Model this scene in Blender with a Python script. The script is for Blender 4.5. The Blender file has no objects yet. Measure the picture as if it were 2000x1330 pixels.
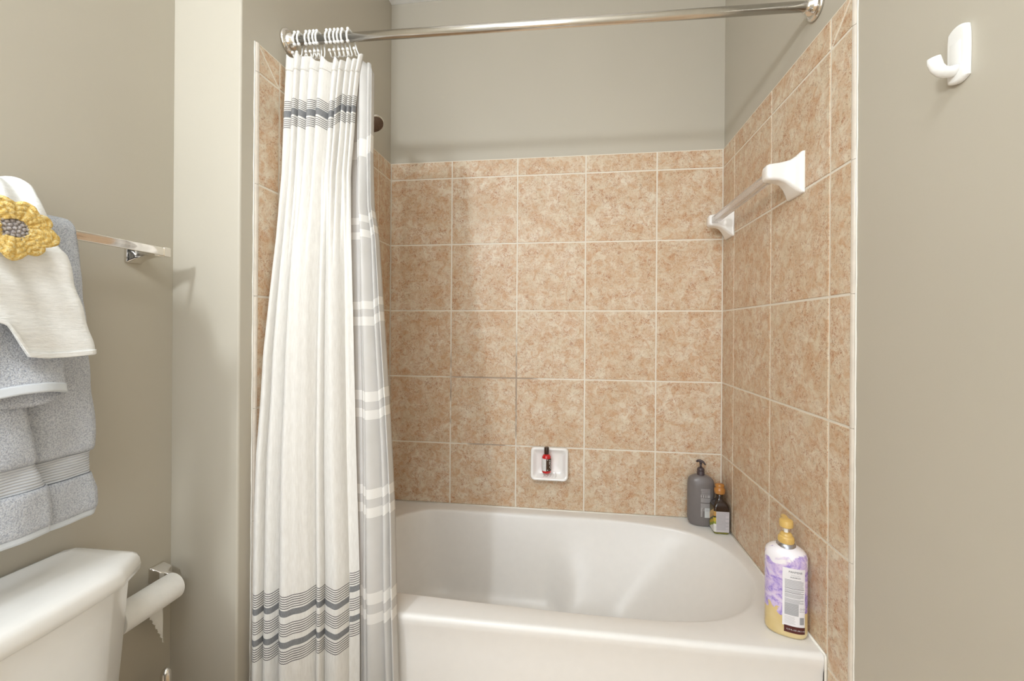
import bpy, bmesh, math, random
from math import sin, cos, pi, sqrt, exp
from mathutils import Vector, Matrix

sc = bpy.context.scene
COL = sc.collection
random.seed(7)

# ------------------------------------------------------------------ camera
T = 0.31                      # tile pitch
Z0 = 1.31                     # height of the reference grout row
cam_d = bpy.data.cameras.new('camera')
cam = bpy.data.objects.new('camera', cam_d)
COL.objects.link(cam)
FPX, SX, SY = 799.97, 20.90, -20.51
YAW, PITCH, ROLL = -0.1243, 0.0006, 0.0070
cam_d.sensor_fit = 'HORIZONTAL'
cam_d.sensor_width = 36.0
cam_d.lens = FPX / 2000 * 36.0
cam_d.shift_x = -SX / 2000
cam_d.shift_y = SY / 2000
cam_d.clip_start = 0.02
fw = Vector((sin(YAW) * cos(PITCH), cos(YAW) * cos(PITCH), sin(PITCH)))
rt = Vector((cos(YAW), -sin(YAW), 0))
up = rt.cross(fw)
rt2 = rt * cos(ROLL) + up * sin(ROLL)
up2 = -rt * sin(ROLL) + up * cos(ROLL)
M = Matrix((rt2, up2, -fw)).transposed().to_4x4()
M.translation = Vector((0.26085, -1.86170, 1.22079))
cam.matrix_world = M
sc.camera = cam

# ------------------------------------------------------------------ world, lamps, exposure
sc.view_settings.view_transform = 'Standard'
sc.view_settings.look = 'None'
sc.view_settings.gamma = 1.0
sc.view_settings.use_curve_mapping = False
sc.view_settings.exposure = 0.05

w = bpy.data.worlds.new('world')
sc.world = w
w.use_nodes = True
wb = w.node_tree.nodes['Background']
wb.inputs[0].default_value = (0.92, 0.94, 0.97, 1)     # added ambient fill, entering where the rear wall is left out
wb.inputs[1].default_value = 2.25


def lamp(name, kind, loc, energy, size, color, target=None, size_y=None):
    d = bpy.data.lights.new(name, kind)
    d.energy = energy
    d.color = color
    if kind == 'AREA':
        d.size = size
        if size_y:
            d.shape = 'RECTANGLE'
            d.size_y = size_y
    else:
        d.shadow_soft_size = size
    o = bpy.data.objects.new(name, d)
    COL.objects.link(o)
    o.location = loc
    if target:
        o.rotation_euler = (Vector(target) - Vector(loc)).to_track_quat('-Z', 'Y').to_euler()
    return o


lamp('vanity_bulb', 'POINT', (-0.64, -2.36, 2.155), 27, 0.06, (0.85, 0.925, 1.0))
lamp('vanity_bulb', 'POINT', (-0.66, -2.56, 2.155), 27, 0.06, (0.85, 0.925, 1.0))
lamp('added_fill_light', 'AREA', (0.1, -2.1, 2.70), 10, 0.5, (0.87, 0.94, 1.0), (0.1, -2.1, 0))  # unseen area light added under the ceiling as soft fill


# ------------------------------------------------------------------ helpers
def lin(h):
    h = h.lstrip('#')
    r = []
    for i in (0, 2, 4):
        c = int(h[i:i + 2], 16) / 255
        r.append(c / 12.92 if c <= 0.04045 else ((c + 0.055) / 1.055) ** 2.4)
    return tuple(r) + (1.0,)


class NT:
    """small node builder"""
    def __init__(self, name):
        self.m = bpy.data.materials.new(name)
        self.m.use_nodes = True
        self.t = self.m.node_tree
        self.b = self.t.nodes['Principled BSDF']

    def n(self, typ, **kw):
        nd = self.t.nodes.new(typ)
        for k, v in kw.items():
            if k.startswith('i_'):
                nd.inputs[k[2:]].default_value = v
            else:
                setattr(nd, k, v)
        return nd

    def l(self, a, b):
        self.t.links.new(a, b)

    def math(self, op, a, b=None, clamp=False):
        nd = self.n('ShaderNodeMath', operation=op)
        nd.use_clamp = clamp
        for i, v in enumerate((a, b)):
            if v is None:
                continue
            if isinstance(v, (int, float)):
                nd.inputs[i].default_value = v
            else:
                self.l(v, nd.inputs[i])
        return nd.outputs[0]

    def ramp(self, src, stops, interp='LINEAR'):
        nd = self.n('ShaderNodeValToRGB')
        cr = nd.color_ramp
        cr.interpolation = interp
        while len(cr.elements) < len(stops):
            cr.elements.new(0.5)
        for e, (p, c) in zip(cr.elements, stops):
            e.position = p
            e.color = c if len(c) == 4 else tuple(c) + (1,)
        self.l(src, nd.inputs[0])
        return nd.outputs[0]

    def mix(self, f, a, b, mode='MIX'):
        nd = self.n('ShaderNodeMix', data_type='RGBA', blend_type=mode)
        for idx, v in ((0, f), (6, a), (7, b)):
            if isinstance(v, (int, float)):
                nd.inputs[idx].default_value = v
            elif isinstance(v, tuple):
                nd.inputs[idx].default_value = v
            else:
                self.l(v, nd.inputs[idx])
        return nd.outputs[2]

    def noise(self, vec, scale, detail=4, rough=0.5, dist=0.0):
        nd = self.n('ShaderNodeTexNoise')
        nd.inputs['Scale'].default_value = scale
        nd.inputs['Detail'].default_value = detail
        nd.inputs['Roughness'].default_value = rough
        nd.inputs['Distortion'].default_value = dist
        if vec is not None:
            self.l(vec, nd.inputs['Vector'])
        return nd.outputs['Fac']

    def bump(self, h, strength, dist):
        nd = self.n('ShaderNodeBump')
        nd.inputs['Strength'].default_value = strength
        nd.inputs['Distance'].default_value = dist
        self.l(h, nd.inputs['Height'])
        self.l(nd.outputs[0], self.b.inputs['Normal'])

    def set(self, **kw):
        names = dict(color='Base Color', rough='Roughness', metal='Metallic', coat='Coat Weight',
                     coat_rough='Coat Roughness', trans='Transmission Weight', ior='IOR', spec='Specular IOR Level',
                     sss='Subsurface Weight', sheen='Sheen Weight', alpha='Alpha')
        for k, v in kw.items():
            s = self.b.inputs[names[k]]
            if hasattr(v, 'links') or isinstance(v, bpy.types.NodeSocket):
                self.l(v, s)
            else:
                s.default_value = v
        return self

    def obj(self):
        return self.n('ShaderNodeTexCoord').outputs['Object']


def simple(name, hexc, rough=0.5, bump=None, var=0.05, **kw):
    """plain material with a touch of procedural variation in colour and surface"""
    m = NT(name)
    c = lin(hexc)
    f = m.noise(m.obj(), 35, 3)
    d = tuple(x * (1 - var) for x in c[:3]) + (1,)
    m.set(color=m.ramp(f, [(0.3, d), (0.7, c)]), rough=rough, **kw)
    if bump:
        m.bump(m.noise(m.obj(), bump[0], 3), bump[1], bump[2])
    return m.m


def tag(o, label=None, cat=None, group=None, kind=None):
    if label: o['label'] = label
    if cat: o['category'] = cat
    if group: o['group'] = group
    if kind: o['kind'] = kind
    return o


def empty(name, loc=(0, 0, 0)):
    o = bpy.data.objects.new(name, None)
    o.empty_display_size = 0.02
    COL.objects.link(o)
    o.location = loc
    bpy.context.view_layer.update()
    return o


class MB:
    """collects geometry, links it as one mesh object"""
    def __init__(self):
        self.v, self.f, self.mi, self.uv, self.cv = [], [], [], {}, {}

    def add(self, verts, faces, mi=0, uvs=None):
        b = len(self.v)
        self.v += [tuple(p) for p in verts]
        for fc in faces:
            self.f.append([b + i for i in fc])
            self.mi.append(mi)
        if uvs:
            for i, u in enumerate(uvs):
                self.uv[b + i] = u
        return b

    def box(self, x0, x1, y0, y1, z0, z1, mi=0):
        v = [(x, y, z) for x in (x0, x1) for y in (y0, y1) for z in (z0, z1)]
        self.add(v, [(0, 1, 3, 2), (4, 6, 7, 5), (0, 4, 5, 1), (2, 3, 7, 6), (0, 2, 6, 4), (1, 5, 7, 3)], mi)
        return self

    def grid(self, nu, nv, fn, mi=0, close_u=False, uvf=None):
        vs, uvs = [], []
        for j in range(nv + 1):
            for i in range(nu + (0 if close_u else 1)):
                vs.append(fn(i / nu, j / nv))
                if uvf: uvs.append(uvf(i / nu, j / nv))
        W = nu if close_u else nu + 1
        fs = []
        for j in range(nv):
            for i in range(nu):
                i2 = (i + 1) % W
                fs.append((j * W + i, j * W + i2, (j + 1) * W + i2, (j + 1) * W + i))
        self.add(vs, fs, mi, uvs if uvf else None)
        return self

    def rings(self, rings, mi=0, cap0=True, cap1=True):
        n = len(rings[0])
        vs = [p for r in rings for p in r]
        fs = []
        for j in range(len(rings) - 1):
            for i in range(n):
                k = (i + 1) % n
                fs.append((j * n + i, j * n + k, (j + 1) * n + k, (j + 1) * n + i))
        if cap0: fs.append(tuple(range(n - 1, -1, -1)))
        if cap1: fs.append(tuple((len(rings) - 1) * n + i for i in range(n)))
        self.add(vs, fs, mi)
        return self

    def lathe(self, c, prof, n=32, axis='z', mi=0, caps=True):
        rr = []
        for r, h in prof:
            ring = []
            for i in range(n):
                a = 2 * pi * i / n
                u_, v_ = r * cos(a), r * sin(a)
                p = {'z': (u_, v_, h), 'x': (h, u_, v_), 'y': (v_, h, u_)}[axis]
                ring.append((c[0] + p[0], c[1] + p[1], c[2] + p[2]))
            rr.append(ring)
        return self.rings(rr, mi, caps, caps)

    def tube(self, pts, rad, n=12, mi=0, sq=1.0):
        pts = [Vector(p) for p in pts]
        rad = rad if isinstance(rad, (list, tuple)) else [rad] * len(pts)
        rr = []
        prev = None
        for i, p in enumerate(pts):
            d = (pts[min(i + 1, len(pts) - 1)] - pts[max(i - 1, 0)]).normalized()
            if prev is None:
                a = d.orthogonal().normalized()
            else:
                a = (prev - d * prev.dot(d)).normalized()
            prev = a
            b = d.cross(a)
            rr.append([tuple(p + a * rad[i] * cos(2 * pi * k / n) + b * rad[i] * sq * sin(2 * pi * k / n)) for k in range(n)])
        return self.rings(rr, mi)

    def ball(self, c, r, n=12, m=8, mi=0, s=(1, 1, 1)):
        rr = []
        for j in range(1, m):
            t = pi * j / m
            rr.append([(c[0] + s[0] * r * sin(t) * cos(2 * pi * i / n), c[1] + s[1] * r * sin(t) * sin(2 * pi * i / n),
                        c[2] - s[2] * r * cos(t)) for i in range(n)])
        return self.rings(rr, mi)

    def build(self, name, mats, parent=None, smooth=True, bevel=0, seg=2, sub=0, solid=0, autos=None, loc=None):
        me = bpy.data.meshes.new(name)
        v = self.v
        if loc: v = [(a - loc[0], b - loc[1], c - loc[2]) for a, b, c in v]
        me.from_pydata(v, [], self.f)
        me.validate()
        if self.uv:
            ul = me.uv_layers.new(name='UVMap')
            for lp in me.loops:
                ul.data[lp.index].uv = self.uv.get(lp.vertex_index, (0, 0))
        mats = mats if isinstance(mats, (list, tuple)) else [mats]
        for m_ in mats: me.materials.append(m_)
        if len(self.mi) == len(me.polygons):
            me.polygons.foreach_set('material_index', self.mi)
        bm = bmesh.new()
        bm.from_mesh(me)
        bmesh.ops.recalc_face_normals(bm, faces=bm.faces)
        bm.to_mesh(me)
        bm.free()
        me.polygons.foreach_set('use_smooth', [smooth] * len(me.polygons))
        o = bpy.data.objects.new(name, me)
        COL.objects.link(o)
        if loc: o.location = loc
        if parent:
            o.parent = parent
            o.matrix_parent_inverse = parent.matrix_world.inverted()
        if solid:
            md = o.modifiers.new('solid', 'SOLIDIFY')
            md.thickness = solid
            md.offset = 0
        if bevel:
            md = o.modifiers.new('bevel', 'BEVEL')
            md.width = bevel
            md.segments = seg
            md.limit_method = 'ANGLE'
            md.angle_limit = math.radians(35)
            md.harden_normals = False
        if sub:
            md = o.modifiers.new('sub', 'SUBSURF')
            md.levels = md.render_levels = sub
        if autos is not None:
            with_angle = math.radians(autos)
            me.set_sharp_from_angle(angle=with_angle)
        me.update()
        return o


def rrect(cx, cy, hx, hy, r, n=6):
    """rounded rectangle outline in 2D"""
    pts = []
    for qx, qy, a0 in ((1, 1, 0), (-1, 1, 90), (-1, -1, 180), (1, -1, 270)):
        for k in range(n + 1):
            a = math.radians(a0 + 90 * k / n)
            pts.append((cx + qx * (hx - r) + r * cos(a), cy + qy * (hy - r) + r * sin(a)))
    return pts


def lerp(a, b, t): return a + (b - a) * t


def interp(x, tab):
    """piecewise smooth table lookup"""
    if x <= tab[0][0]: return tab[0][1]
    for (a, fa), (b, fb) in zip(tab, tab[1:]):
        if x <= b:
            t = (x - a) / (b - a)
            return fa + (fb - fa) * t
    return tab[-1][1]


def sstep(a, b, x):
    t = min(1, max(0, (x - a) / (b - a)))
    return t * t * (3 - 2 * t)


# ------------------------------------------------------------------ key dimensions
XL, XR = -0.6104, 0.8967           # tiled faces of the alcove
ZB, ZT, ZC = 0.4058, 2.0111, 2.775  # tub top, tile top, ceiling
EDGE = -0.831                       # front edge of the tile on both side walls
A2 = -0.7450                        # last vertical grout line on the side walls
XLL = -0.8139                       # wall with the towel bar
YS = -0.8820                        # short wall facing the camera
G = 0.006                           # tile thickness above the painted wall
REAR = -3.3


# ------------------------------------------------------------------ materials
def wall_paint():
    m = NT('greige_wall_paint')
    ob = m.obj()
    f = m.noise(ob, 1.3, 2)
    m.set(color=m.ramp(f, [(0.35, lin('#BBB4A5')), (0.7, lin('#C0B9AA'))]), rough=0.42, spec=0.35)
    m.bump(m.noise(ob, 260, 4, 0.6), 0.10, 0.0008)
    return m.m


PAINT = wall_paint()
CEIL = simple('white_ceiling_paint', '#F4F4F2', 0.7, (120, 0.1, 0.001))


def tile_mat():
    m = NT('beige_stone_look_tile')
    ob = m.obj()
    at = m.n('ShaderNodeAttribute', attribute_name='tid')
    off = m.n('ShaderNodeVectorMath', operation='MULTIPLY_ADD')
    m.l(at.outputs['Color'], off.inputs[0])
    off.inputs[1].default_value = (7, 7, 7)
    m.l(ob, off.inputs[2])
    v = off.outputs[0]
    big = m.noise(v, 9, 5, 0.6, 0.6)
    mid = m.noise(v, 34, 5, 0.65, 0.8)
    fine = m.noise(v, 125, 5, 0.7, 1.3)
    sq = m.noise(v, 70, 3, 0.5, 2.2)
    base = m.ramp(big, [(0.34, lin('#CFBA9E')), (0.50, lin('#D8C8AF')), (0.64, lin('#E0D4BF'))])
    tan = m.ramp(mid, [(0.36, (0, 0, 0)), (0.60, (1, 1, 1))])
    c1 = m.mix(m.math('ADD', m.math('MULTIPLY', tan, 0.75), 0.25), lin('#C3946A'), base)
    # cream squiggles
    ridge = m.math('ABSOLUTE', m.math('SUBTRACT', sq, 0.5))
    rm = m.ramp(ridge, [(0.0, (1, 1, 1)), (0.035, (0, 0, 0))])
    c2 = m.mix(m.math('MULTIPLY', rm, 0.42), c1, lin('#E0D2B8'))
    # rust brown flecks in clusters
    cl = m.ramp(m.noise(v, 22, 3, 0.6), [(0.42, (0, 0, 0)), (0.60, (1, 1, 1))])
    fl = m.ramp(fine, [(0.41, (1, 1, 1)), (0.475, (0, 0, 0))])
    c3 = m.mix(m.math('MULTIPLY', m.math('MULTIPLY', fl, cl), 0.62), c2, lin('#9E5426'))
    fl2 = m.ramp(m.noise(v, 150, 4, 0.7, 1.0), [(0.37, (1, 1, 1)), (0.43, (0, 0, 0))])
    c4 = m.mix(m.math('MULTIPLY', fl2, 0.45), c3, lin('#84603C'))
    m.set(color=c4, rough=0.42, spec=0.35)
    m.bump(m.noise(v, 60, 5, 0.6), 0.12, 0.0012)
    return m.m


def grout_mat():
    m = NT('cream_grout_with_mildew')
    ob = m.obj()
    sep = m.n('ShaderNodeSeparateXYZ')
    m.l(ob, sep.inputs[0])
    # mildew stains: two patches on the wall between the curtain and the soap dish
    mx = m.math('MULTIPLY', m.math('SUBTRACT', 1.0, m.math('MULTIPLY', m.math('ABSOLUTE', m.math('ADD', sep.outputs[0], 0.10)), 2.8), True),
                m.math('SUBTRACT', 1.0, m.math('MULTIPLY', m.math('ABSOLUTE', m.math('SUBTRACT', sep.outputs[2], 0.92)), 1.9), True))
    n1 = m.noise(ob, 9, 3, 0.6)
    mask = m.ramp(m.math('ADD', m.math('MULTIPLY', n1, 0.7), m.math('MULTIPLY', mx, 0.5)), [(0.50, (0, 0, 0)), (0.62, (1, 1, 1))])
    c = m.mix(m.math('MULTIPLY', mask, 0.65), lin('#E6DECF'), lin('#7C5A3A'))
    m.set(color=c, rough=0.75)
    m.bump(m.noise(ob, 300, 3), 0.3, 0.001)
    return m.m


TILE, GROUT = tile_mat(), grout_mat()
CAULK = simple('white_caulk', '#ECE7DC', 0.35, (90, 0.2, 0.001))
BULL = simple('cream_bullnose_edge', '#DED4C6', 0.25, (60, 0.2, 0.001), 0.12)
TUB = simple('white_tub_enamel', '#EBE8E3', 0.36, None, 0.02)
PORC = simple('white_porcelain', '#E9E7E2', 0.10, None, 0.02, coat=0.4)
CERAM = simple('white_glazed_ceramic', '#F3F0EB', 0.08, None, 0.02, coat=0.5)
CHROME = simple('polished_chrome', '#E6E1DA', 0.07, None, 0.02, metal=1.0)
SATIN = simple('brushed_chrome', '#E8E5E0', 0.20, (200, 0.05, 0.0005), 0.06, metal=1.0)
PLAST = simple('white_plastic', '#F1F0EC', 0.25, None, 0.02)
PAPER = simple('white_tissue_paper', '#F0EEE9', 0.9, (140, 0.3, 0.001))


def acrylic():
    m = NT('clear_acrylic')
    f = m.noise(m.obj(), 60, 2)
    m.set(color=m.ramp(f, [(0.3, (0.90, 0.88, 0.87, 1)), (0.7, (0.95, 0.93, 0.92, 1))]), rough=0.25, trans=0.82, ior=1.2)
    return m.m


# ------------------------------------------------------------------ room shell
def struct(o):
    o['kind'] = 'structure'
    return o


mb = MB(); mb.box(-0.95, 1.0, G, 0.10, 0, ZC)
struct(mb.build('wall_back', PAINT, smooth=False))
mb = MB(); mb.box(XR + G, XR + 0.10, REAR, G - 0.0002, 0, ZC)
struct(mb.build('wall_right', PAINT, smooth=False))
# block between the alcove and the towel wall, with a softened outer corner
mb = MB()
r_ = 0.006
cx_, cy_ = XL - G - r_, YS + r_
outl = [(-0.99, G - 0.0002), (-0.99, YS), (XLL, YS)]
outl += [(cx_ + r_ * sin(a), cy_ - r_ * cos(a)) for a in [k * pi / 12 for k in range(7)]]
outl += [(XL - G, G - 0.0002)]
mb.rings([[(x, y, 0) for x, y in outl], [(x, y, ZC) for x, y in outl]])
struct(mb.build('wall_partition', PAINT, smooth=True, autos=30))
mb = MB(); mb.box(XLL - 0.10, XLL, REAR, YS - 0.0002, 0, ZC)
struct(mb.build('wall_left', PAINT, smooth=False))
mb = MB(); mb.box(-0.99, 1.0, REAR, 0.10, ZC + 0.0005, ZC + 0.08)
struct(mb.build('ceiling', CEIL, smooth=False))


def floor_mat():
    m = NT('beige_floor_tile')
    ob = m.obj()
    br = m.n('ShaderNodeTexBrick', offset=0.0, squash=1.0)
    m.l(ob, br.inputs['Vector'])
    br.inputs['Scale'].default_value = 1.0
    br.inputs['Brick Width'].default_value = 0.31
    br.inputs['Row Height'].default_value = 0.31
    br.inputs['Mortar Size'].default_value = 0.003
    br.inputs['Color1'].default_value = lin('#BFA480')
    br.inputs['Color2'].default_value = lin('#C8AE8A')
    br.inputs['Mortar'].default_value = lin('#CFC4AE')
    m.set(color=m.mix(m.math('MULTIPLY', m.noise(ob, 40, 4), 0.5), br.outputs['Color'], lin('#A88862')), rough=0.4)
    return m.m


mb = MB(); mb.box(-0.99, 1.0, REAR, 0.10, -0.06, -0.0005)
struct(mb.build('floor', floor_mat(), smooth=False))
mb = MB(); mb.box(XLL, XLL + 0.012, REAR, YS, 0, 0.085)
struct(mb.build('baseboard_left', CEIL, smooth=False, bevel=0.003))
mb = MB(); mb.box(XR + G - 0.012, XR + G, REAR, EDGE - 0.006, 0, 0.085)
struct(mb.build('baseboard_right', CEIL, smooth=False, bevel=0.003))


# ------------------------------------------------------------------ tiled walls
def tile_panel(name, conv, cells, bounds):
    """conv(a, z, d): a along the wall, z up, d depth into the wall; cells: tiles as polygons"""
    mb = MB()
    tid = []
    g, bv = 0.0030, 0.0014
    for a0, a1, z0, z1 in bounds:
        v = [conv(a, z, d) for a in (a0, a1) for z in (z0, z1) for d in (0.0016, G)]
        mb.add(v, [(0, 1, 3, 2), (4, 6, 7, 5), (0, 4, 5, 1), (2, 3, 7, 6), (0, 2, 6, 4), (1, 5, 7, 3)], 1)
        tid += [(0, 0, 0)] * 6
    for poly in cells:
        cx = sum(p[0] for p in poly) / len(poly)
        cz = sum(p[1] for p in poly) / len(poly)
        n = len(poly)

        def inset(q):
            out = []
            for i in range(n):
                p0, p1, p2 = Vector(poly[i - 1]), Vector(poly[i]), Vector(poly[(i + 1) % n])
                e1 = (p1 - p0).normalized(); e2 = (p2 - p1).normalized()
                n1 = Vector((-e1.y, e1.x)); n2 = Vector((-e2.y, e2.x))
                if n1.dot(Vector((cx, cz)) - p1) < 0: n1 = -n1
                if n2.dot(Vector((cx, cz)) - p1) < 0: n2 = -n2
                k = 1 + n1.dot(n2)
                out.append(p1 + (n1 + n2) * (q / max(k, 0.2)))
            return out
        lo, mi_, hi = inset(g), inset(g + 0.0004), inset(g + bv)
        v = [conv(p.x, p.y, 0.0020) for p in lo] + [conv(p.x, p.y, 0.0007) for p in mi_] + [conv(p.x, p.y, 0.0) for p in hi]
        fs = [tuple(2 * n + i for i in range(n))]
        for k in (0, 1):
            for i in range(n):
                j = (i + 1) % n
                fs.append((k * n + i, k * n + j, (k + 1) * n + j, (k + 1) * n + i))
        mb.add(v, fs, 0)
        c = (random.random(), random.random(), random.random())
        tid += [c] * len(fs)
    o = mb.build(name, [TILE, GROUT], smooth=False)
    ca = o.data.color_attributes.new('tid', 'FLOAT_COLOR', 'CORNER')
    for p in o.data.polygons:
        for li in p.loop_indices:
            ca.data[li].color = tuple(tid[p.index]) + (1,)
    return struct(o)


def rect(a0, a1, z0, z1): return [(a0, z0), (a1, z0), (a1, z1), (a0, z1)]


zr = [Z0 + k * T for k in (-2, -1, 0, 1, 2)]
rows = [(ZB + 0.001, zr[0])] + list(zip(zr, zr[1:])) + [(zr[-1], ZT)]
# back wall
cols = [XL, -T, 0, T, 2 * T, XR]
cells = [rect(a, b, z0, z1) for a, b in zip(cols, cols[1:]) for z0, z1 in rows]
tile_panel('wall_tile_back', lambda a, z, d: (a, d, z), cells, [(XL - G, XR + G, ZB - 0.02, ZT)])
# side walls
ya = -0.1251
ycols = [0, ya, ya - T, A2]
zlow = [0.001, Z0 - 4 * T, Z0 - 3 * T, Z0 - 2 * T]
for nm, X, s in (('wall_tile_right', XR, 1), ('wall_tile_left', XL, -1)):
    cells = [rect(b, a, z0, z1) for a, b in zip(ycols, ycols[1:]) for z0, z1 in rows]
    full = list(zip(zlow, zlow[1:])) + list(zip(zr, zr[1:]))
    cells += [rect(EDGE - 0.0027, A2, z0, z1) for z0, z1 in full]
    cells += [[(A2, zr[-1]), (A2, ZT), (EDGE, ZT)], [(A2, zr[-1]), (EDGE, ZT), (EDGE - 0.0027, zr[-1])]]
    tile_panel(nm, lambda a, z, d, X=X, s=s: (X + s * d, a, z), cells,
               [(A2, 0.0, ZB - 0.02, ZT), (EDGE, A2, 0.001, ZT)])
    # bullnose strip and caulk bead down the front edge
    mb = MB()
    prof = [(EDGE + 0.0065, 0.0), (EDGE + 0.004, -0.0007), (EDGE - 0.0005, 0.0008), (EDGE - 0.004, 0.0030), (EDGE - 0.005, G), (EDGE + 0.0065, G)]
    joint = [0.001] + zlow[1:] + zr[1:] + [ZT]
    for z0, z1 in zip(joint, joint[1:]):
        mb.rings([[(X + s * d, y, z) for y, d in prof] for z in (z0 + 0.0005, z1 - 0.0005)])
    struct(mb.build('trim_1' if s > 0 else 'trim_2', BULL, smooth=True, autos=40))
    mb = MB()
    n = 70
    rg = []
    for k in range(n + 1):
        z = lerp(0.001, ZT, k / n)
        wv = 0.0022 + 0.0010 * sin(k * 1.7) * sin(k * 0.61 + 1)
        rg.append([(X + s * G, EDGE - 0.005 - wv, z), (X + s * (G - 0.0022), EDGE - 0.005 - wv * 0.6, z),
                   (X + s * (G - 0.0030), EDGE - 0.0048, z), (X + s * G, EDGE - 0.0045, z)])
    mb.rings(rg)
    struct(mb.build('trim_3' if s > 0 else 'trim_4', CAULK))
# caulk where the tub meets the tile
mb = MB()
mb.tube([(XL + 0.001, -0.0015, ZB + 0.001), (XR - 0.001, -0.0015, ZB + 0.001)], 0.0034, 8)
mb.tube([(XR - 0.0015, -0.0015, ZB + 0.001), (XR - 0.0015, -0.742, ZB + 0.001)], 0.0034, 8)
mb.tube([(XR - 0.0015, -0.742, ZB + 0.001), (XR - 0.0015, -0.7435, ZB - 0.01), (XR - 0.0015, -0.7435, 0.004)], 0.0032, 8)
struct(mb.build('trim_5', CAULK))


# ------------------------------------------------------------------ bathtub
def make_tub():
    x0, x1, y0, y1 = XL + 0.002, XR - 0.002, -0.7415, -0.002
    OP = [(-0.545, -0.36), (-0.535, -0.23), (-0.49, -0.14), (-0.42, -0.085), (-0.3672, -0.066), (-0.15, -0.058), (0.1176, -0.052), (0.4184, -0.0585),
          (0.604, -0.085), (0.7357, -0.130), (0.8240, -0.2265), (0.8553, -0.351), (0.843, -0.470), (0.7841, -0.5700),
          (0.6865, -0.633), (0.5541, -0.662), (0.301, -0.668), (0.0323, -0.660), (-0.2067, -0.650), (-0.36, -0.640), (-0.46, -0.605), (-0.52, -0.52)]
    n = 160
    # closed Catmull-Rom through the measured outline, resampled by angle
    pts = []
    m = len(OP)
    for i in range(m):
        p0, p1, p2, p3 = [Vector(OP[(i + k - 1) % m]) for k in range(4)]
        for k in range(12):
            t = k / 12
            pts.append(0.5 * ((2 * p1) + (p2 - p0) * t + (2 * p0 - 5 * p1 + 4 * p2 - p3) * t * t + (3 * p1 - p0 - 3 * p2 + p3) * t ** 3))
    C = Vector((0.15, -0.36))

    def op_at(a):
        d = Vector((cos(a), sin(a)))
        best = None
        for i in range(len(pts)):
            p, q = pts[i] - C, pts[(i + 1) % len(pts)] - C
            e = q - p
            den = d.x * e.y - d.y * e.x
            if abs(den) < 1e-9: continue
            t = (p.x * e.y - p.y * e.x) / den
            u = (p.x * d.y - p.y * d.x) / den
            if t > 0 and -1e-6 <= u <= 1 + 1e-6:
                best = t if best is None else max(best, t)
        return best
    # angles: include the rectangle corners exactly
    angs = [2 * pi * i / n for i in range(n)]
    for cxn, cyn in ((x0, y0), (x0, y1), (x1, y0), (x1, y1)):
        ca = math.atan2(cyn - C.y, cxn - C.x) % (2 * pi)
        k = min(range(n), key=lambda i: abs(angs[i] - ca))
        angs[k] = ca
    R = [op_at(a) for a in angs]

    def outer(a, ins=0.0):
        d = (cos(a), sin(a))
        ts = []
        if d[0] > 1e-9: ts.append((x1 - C.x) / d[0])
        if d[0] < -1e-9: ts.append((x0 - C.x) / d[0])
        if d[1] > 1e-9: ts.append((y1 - C.y) / d[1])
        if d[1] < -1e-9: ts.append((y0 - C.y) / d[1])
        t = min(ts)
        X, Y = C.x + d[0] * t, C.y + d[1] * t
        Y = max(Y, y0 + ins)
        return X, Y
    rings = []
    # apron with a small lip that rolls over the front edge
    rl = 0.014
    for z, ins in [(0.002, 0.012), (0.10, 0.012), (0.30, 0.010), (ZB - 0.050, 0.007), (ZB - 0.030, 0.002), (ZB - rl, 0.0)]:
        rings.append([outer(a, ins) + (z,) for a in angs])
    for k in range(1, 6):
        t = k / 5 * pi / 2
        rings.append([outer(a, rl * (1 - cos(t))) + (ZB - rl + rl * sin(t),) for a in angs])
    # deck to rim; deck slopes a little towards the basin
    def mixr(i, f, dz):
        a = angs[i]
        ox, oy = outer(a, rl)
        ix, iy = C.x + cos(a) * R[i], C.y + sin(a) * R[i]
        return (lerp(ox, ix, f), lerp(oy, iy, f), ZB + dz)
    rings.append([mixr(i, 0.5, 0.0) for i in range(n)])
    rings.append([mixr(i, 0.93, -0.0006) for i in range(n)])

    def inner(i, sc, z, off=0.0):
        a = angs[i]
        # sloped backrest at the right end, steeper sides elsewhere
        dx, dy = cos(a) * (R[i] - off), sin(a) * (R[i] - off)
        return (C.x + dx, C.y + dy, z)
    for off, dz in ((0.0, -0.002), (0.004, -0.0045), (0.0085, -0.0105), (0.012, -0.020)):
        rings.append([inner(i, 1, ZB + dz, off) for i in range(n)])
    depth = 0.345
    for k in range(1, 17):
        t = k / 16
        # taper of the wall as it goes down
        if t < 0.72:
            q = t / 0.72
            z = ZB - 0.020 - (depth - 0.075) * q
            s_end = 0.34 * q ** 1.15
            s_oth = 0.085 * q
        else:
            q = (t - 0.72) / 0.28
            z = ZB - 0.020 - (depth - 0.075) - 0.055 * sin(q * pi / 2)
            s_end = 0.34 + 0.11 * (1 - cos(q * pi / 2))
            s_oth = 0.085 + 0.075 * (1 - cos(q * pi / 2))
        ring = []
        for i, a in enumerate(angs):
            wgt = max(0.0, cos(a)) ** 1.5
            sx = lerp(s_oth, s_end, wgt)
            rad = R[i] - 0.012 - sx
            ring.append((C.x + cos(a) * rad, C.y + sin(a) * rad, z))
        rings.append(ring)
    last = rings[-1]
    zb = last[0][2]
    for f in (0.7, 0.35):
        rings.append([(C.x + (p[0] - C.x) * f, C.y + (p[1] - C.y) * f, zb - 0.004 * (1 - f)) for p in last])
    mb = MB()
    mb.rings(rings, cap0=False)
    t_ = empty('bathtub', (0.143, -0.372, 0))
    tag(t_, 'white built-in alcove bathtub with rounded basin and smooth apron below the tiles', 'bathtub')
    tub = mb.build('tub_shell', TUB, t_, smooth=True, autos=60)
    return t_


make_tub()


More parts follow.
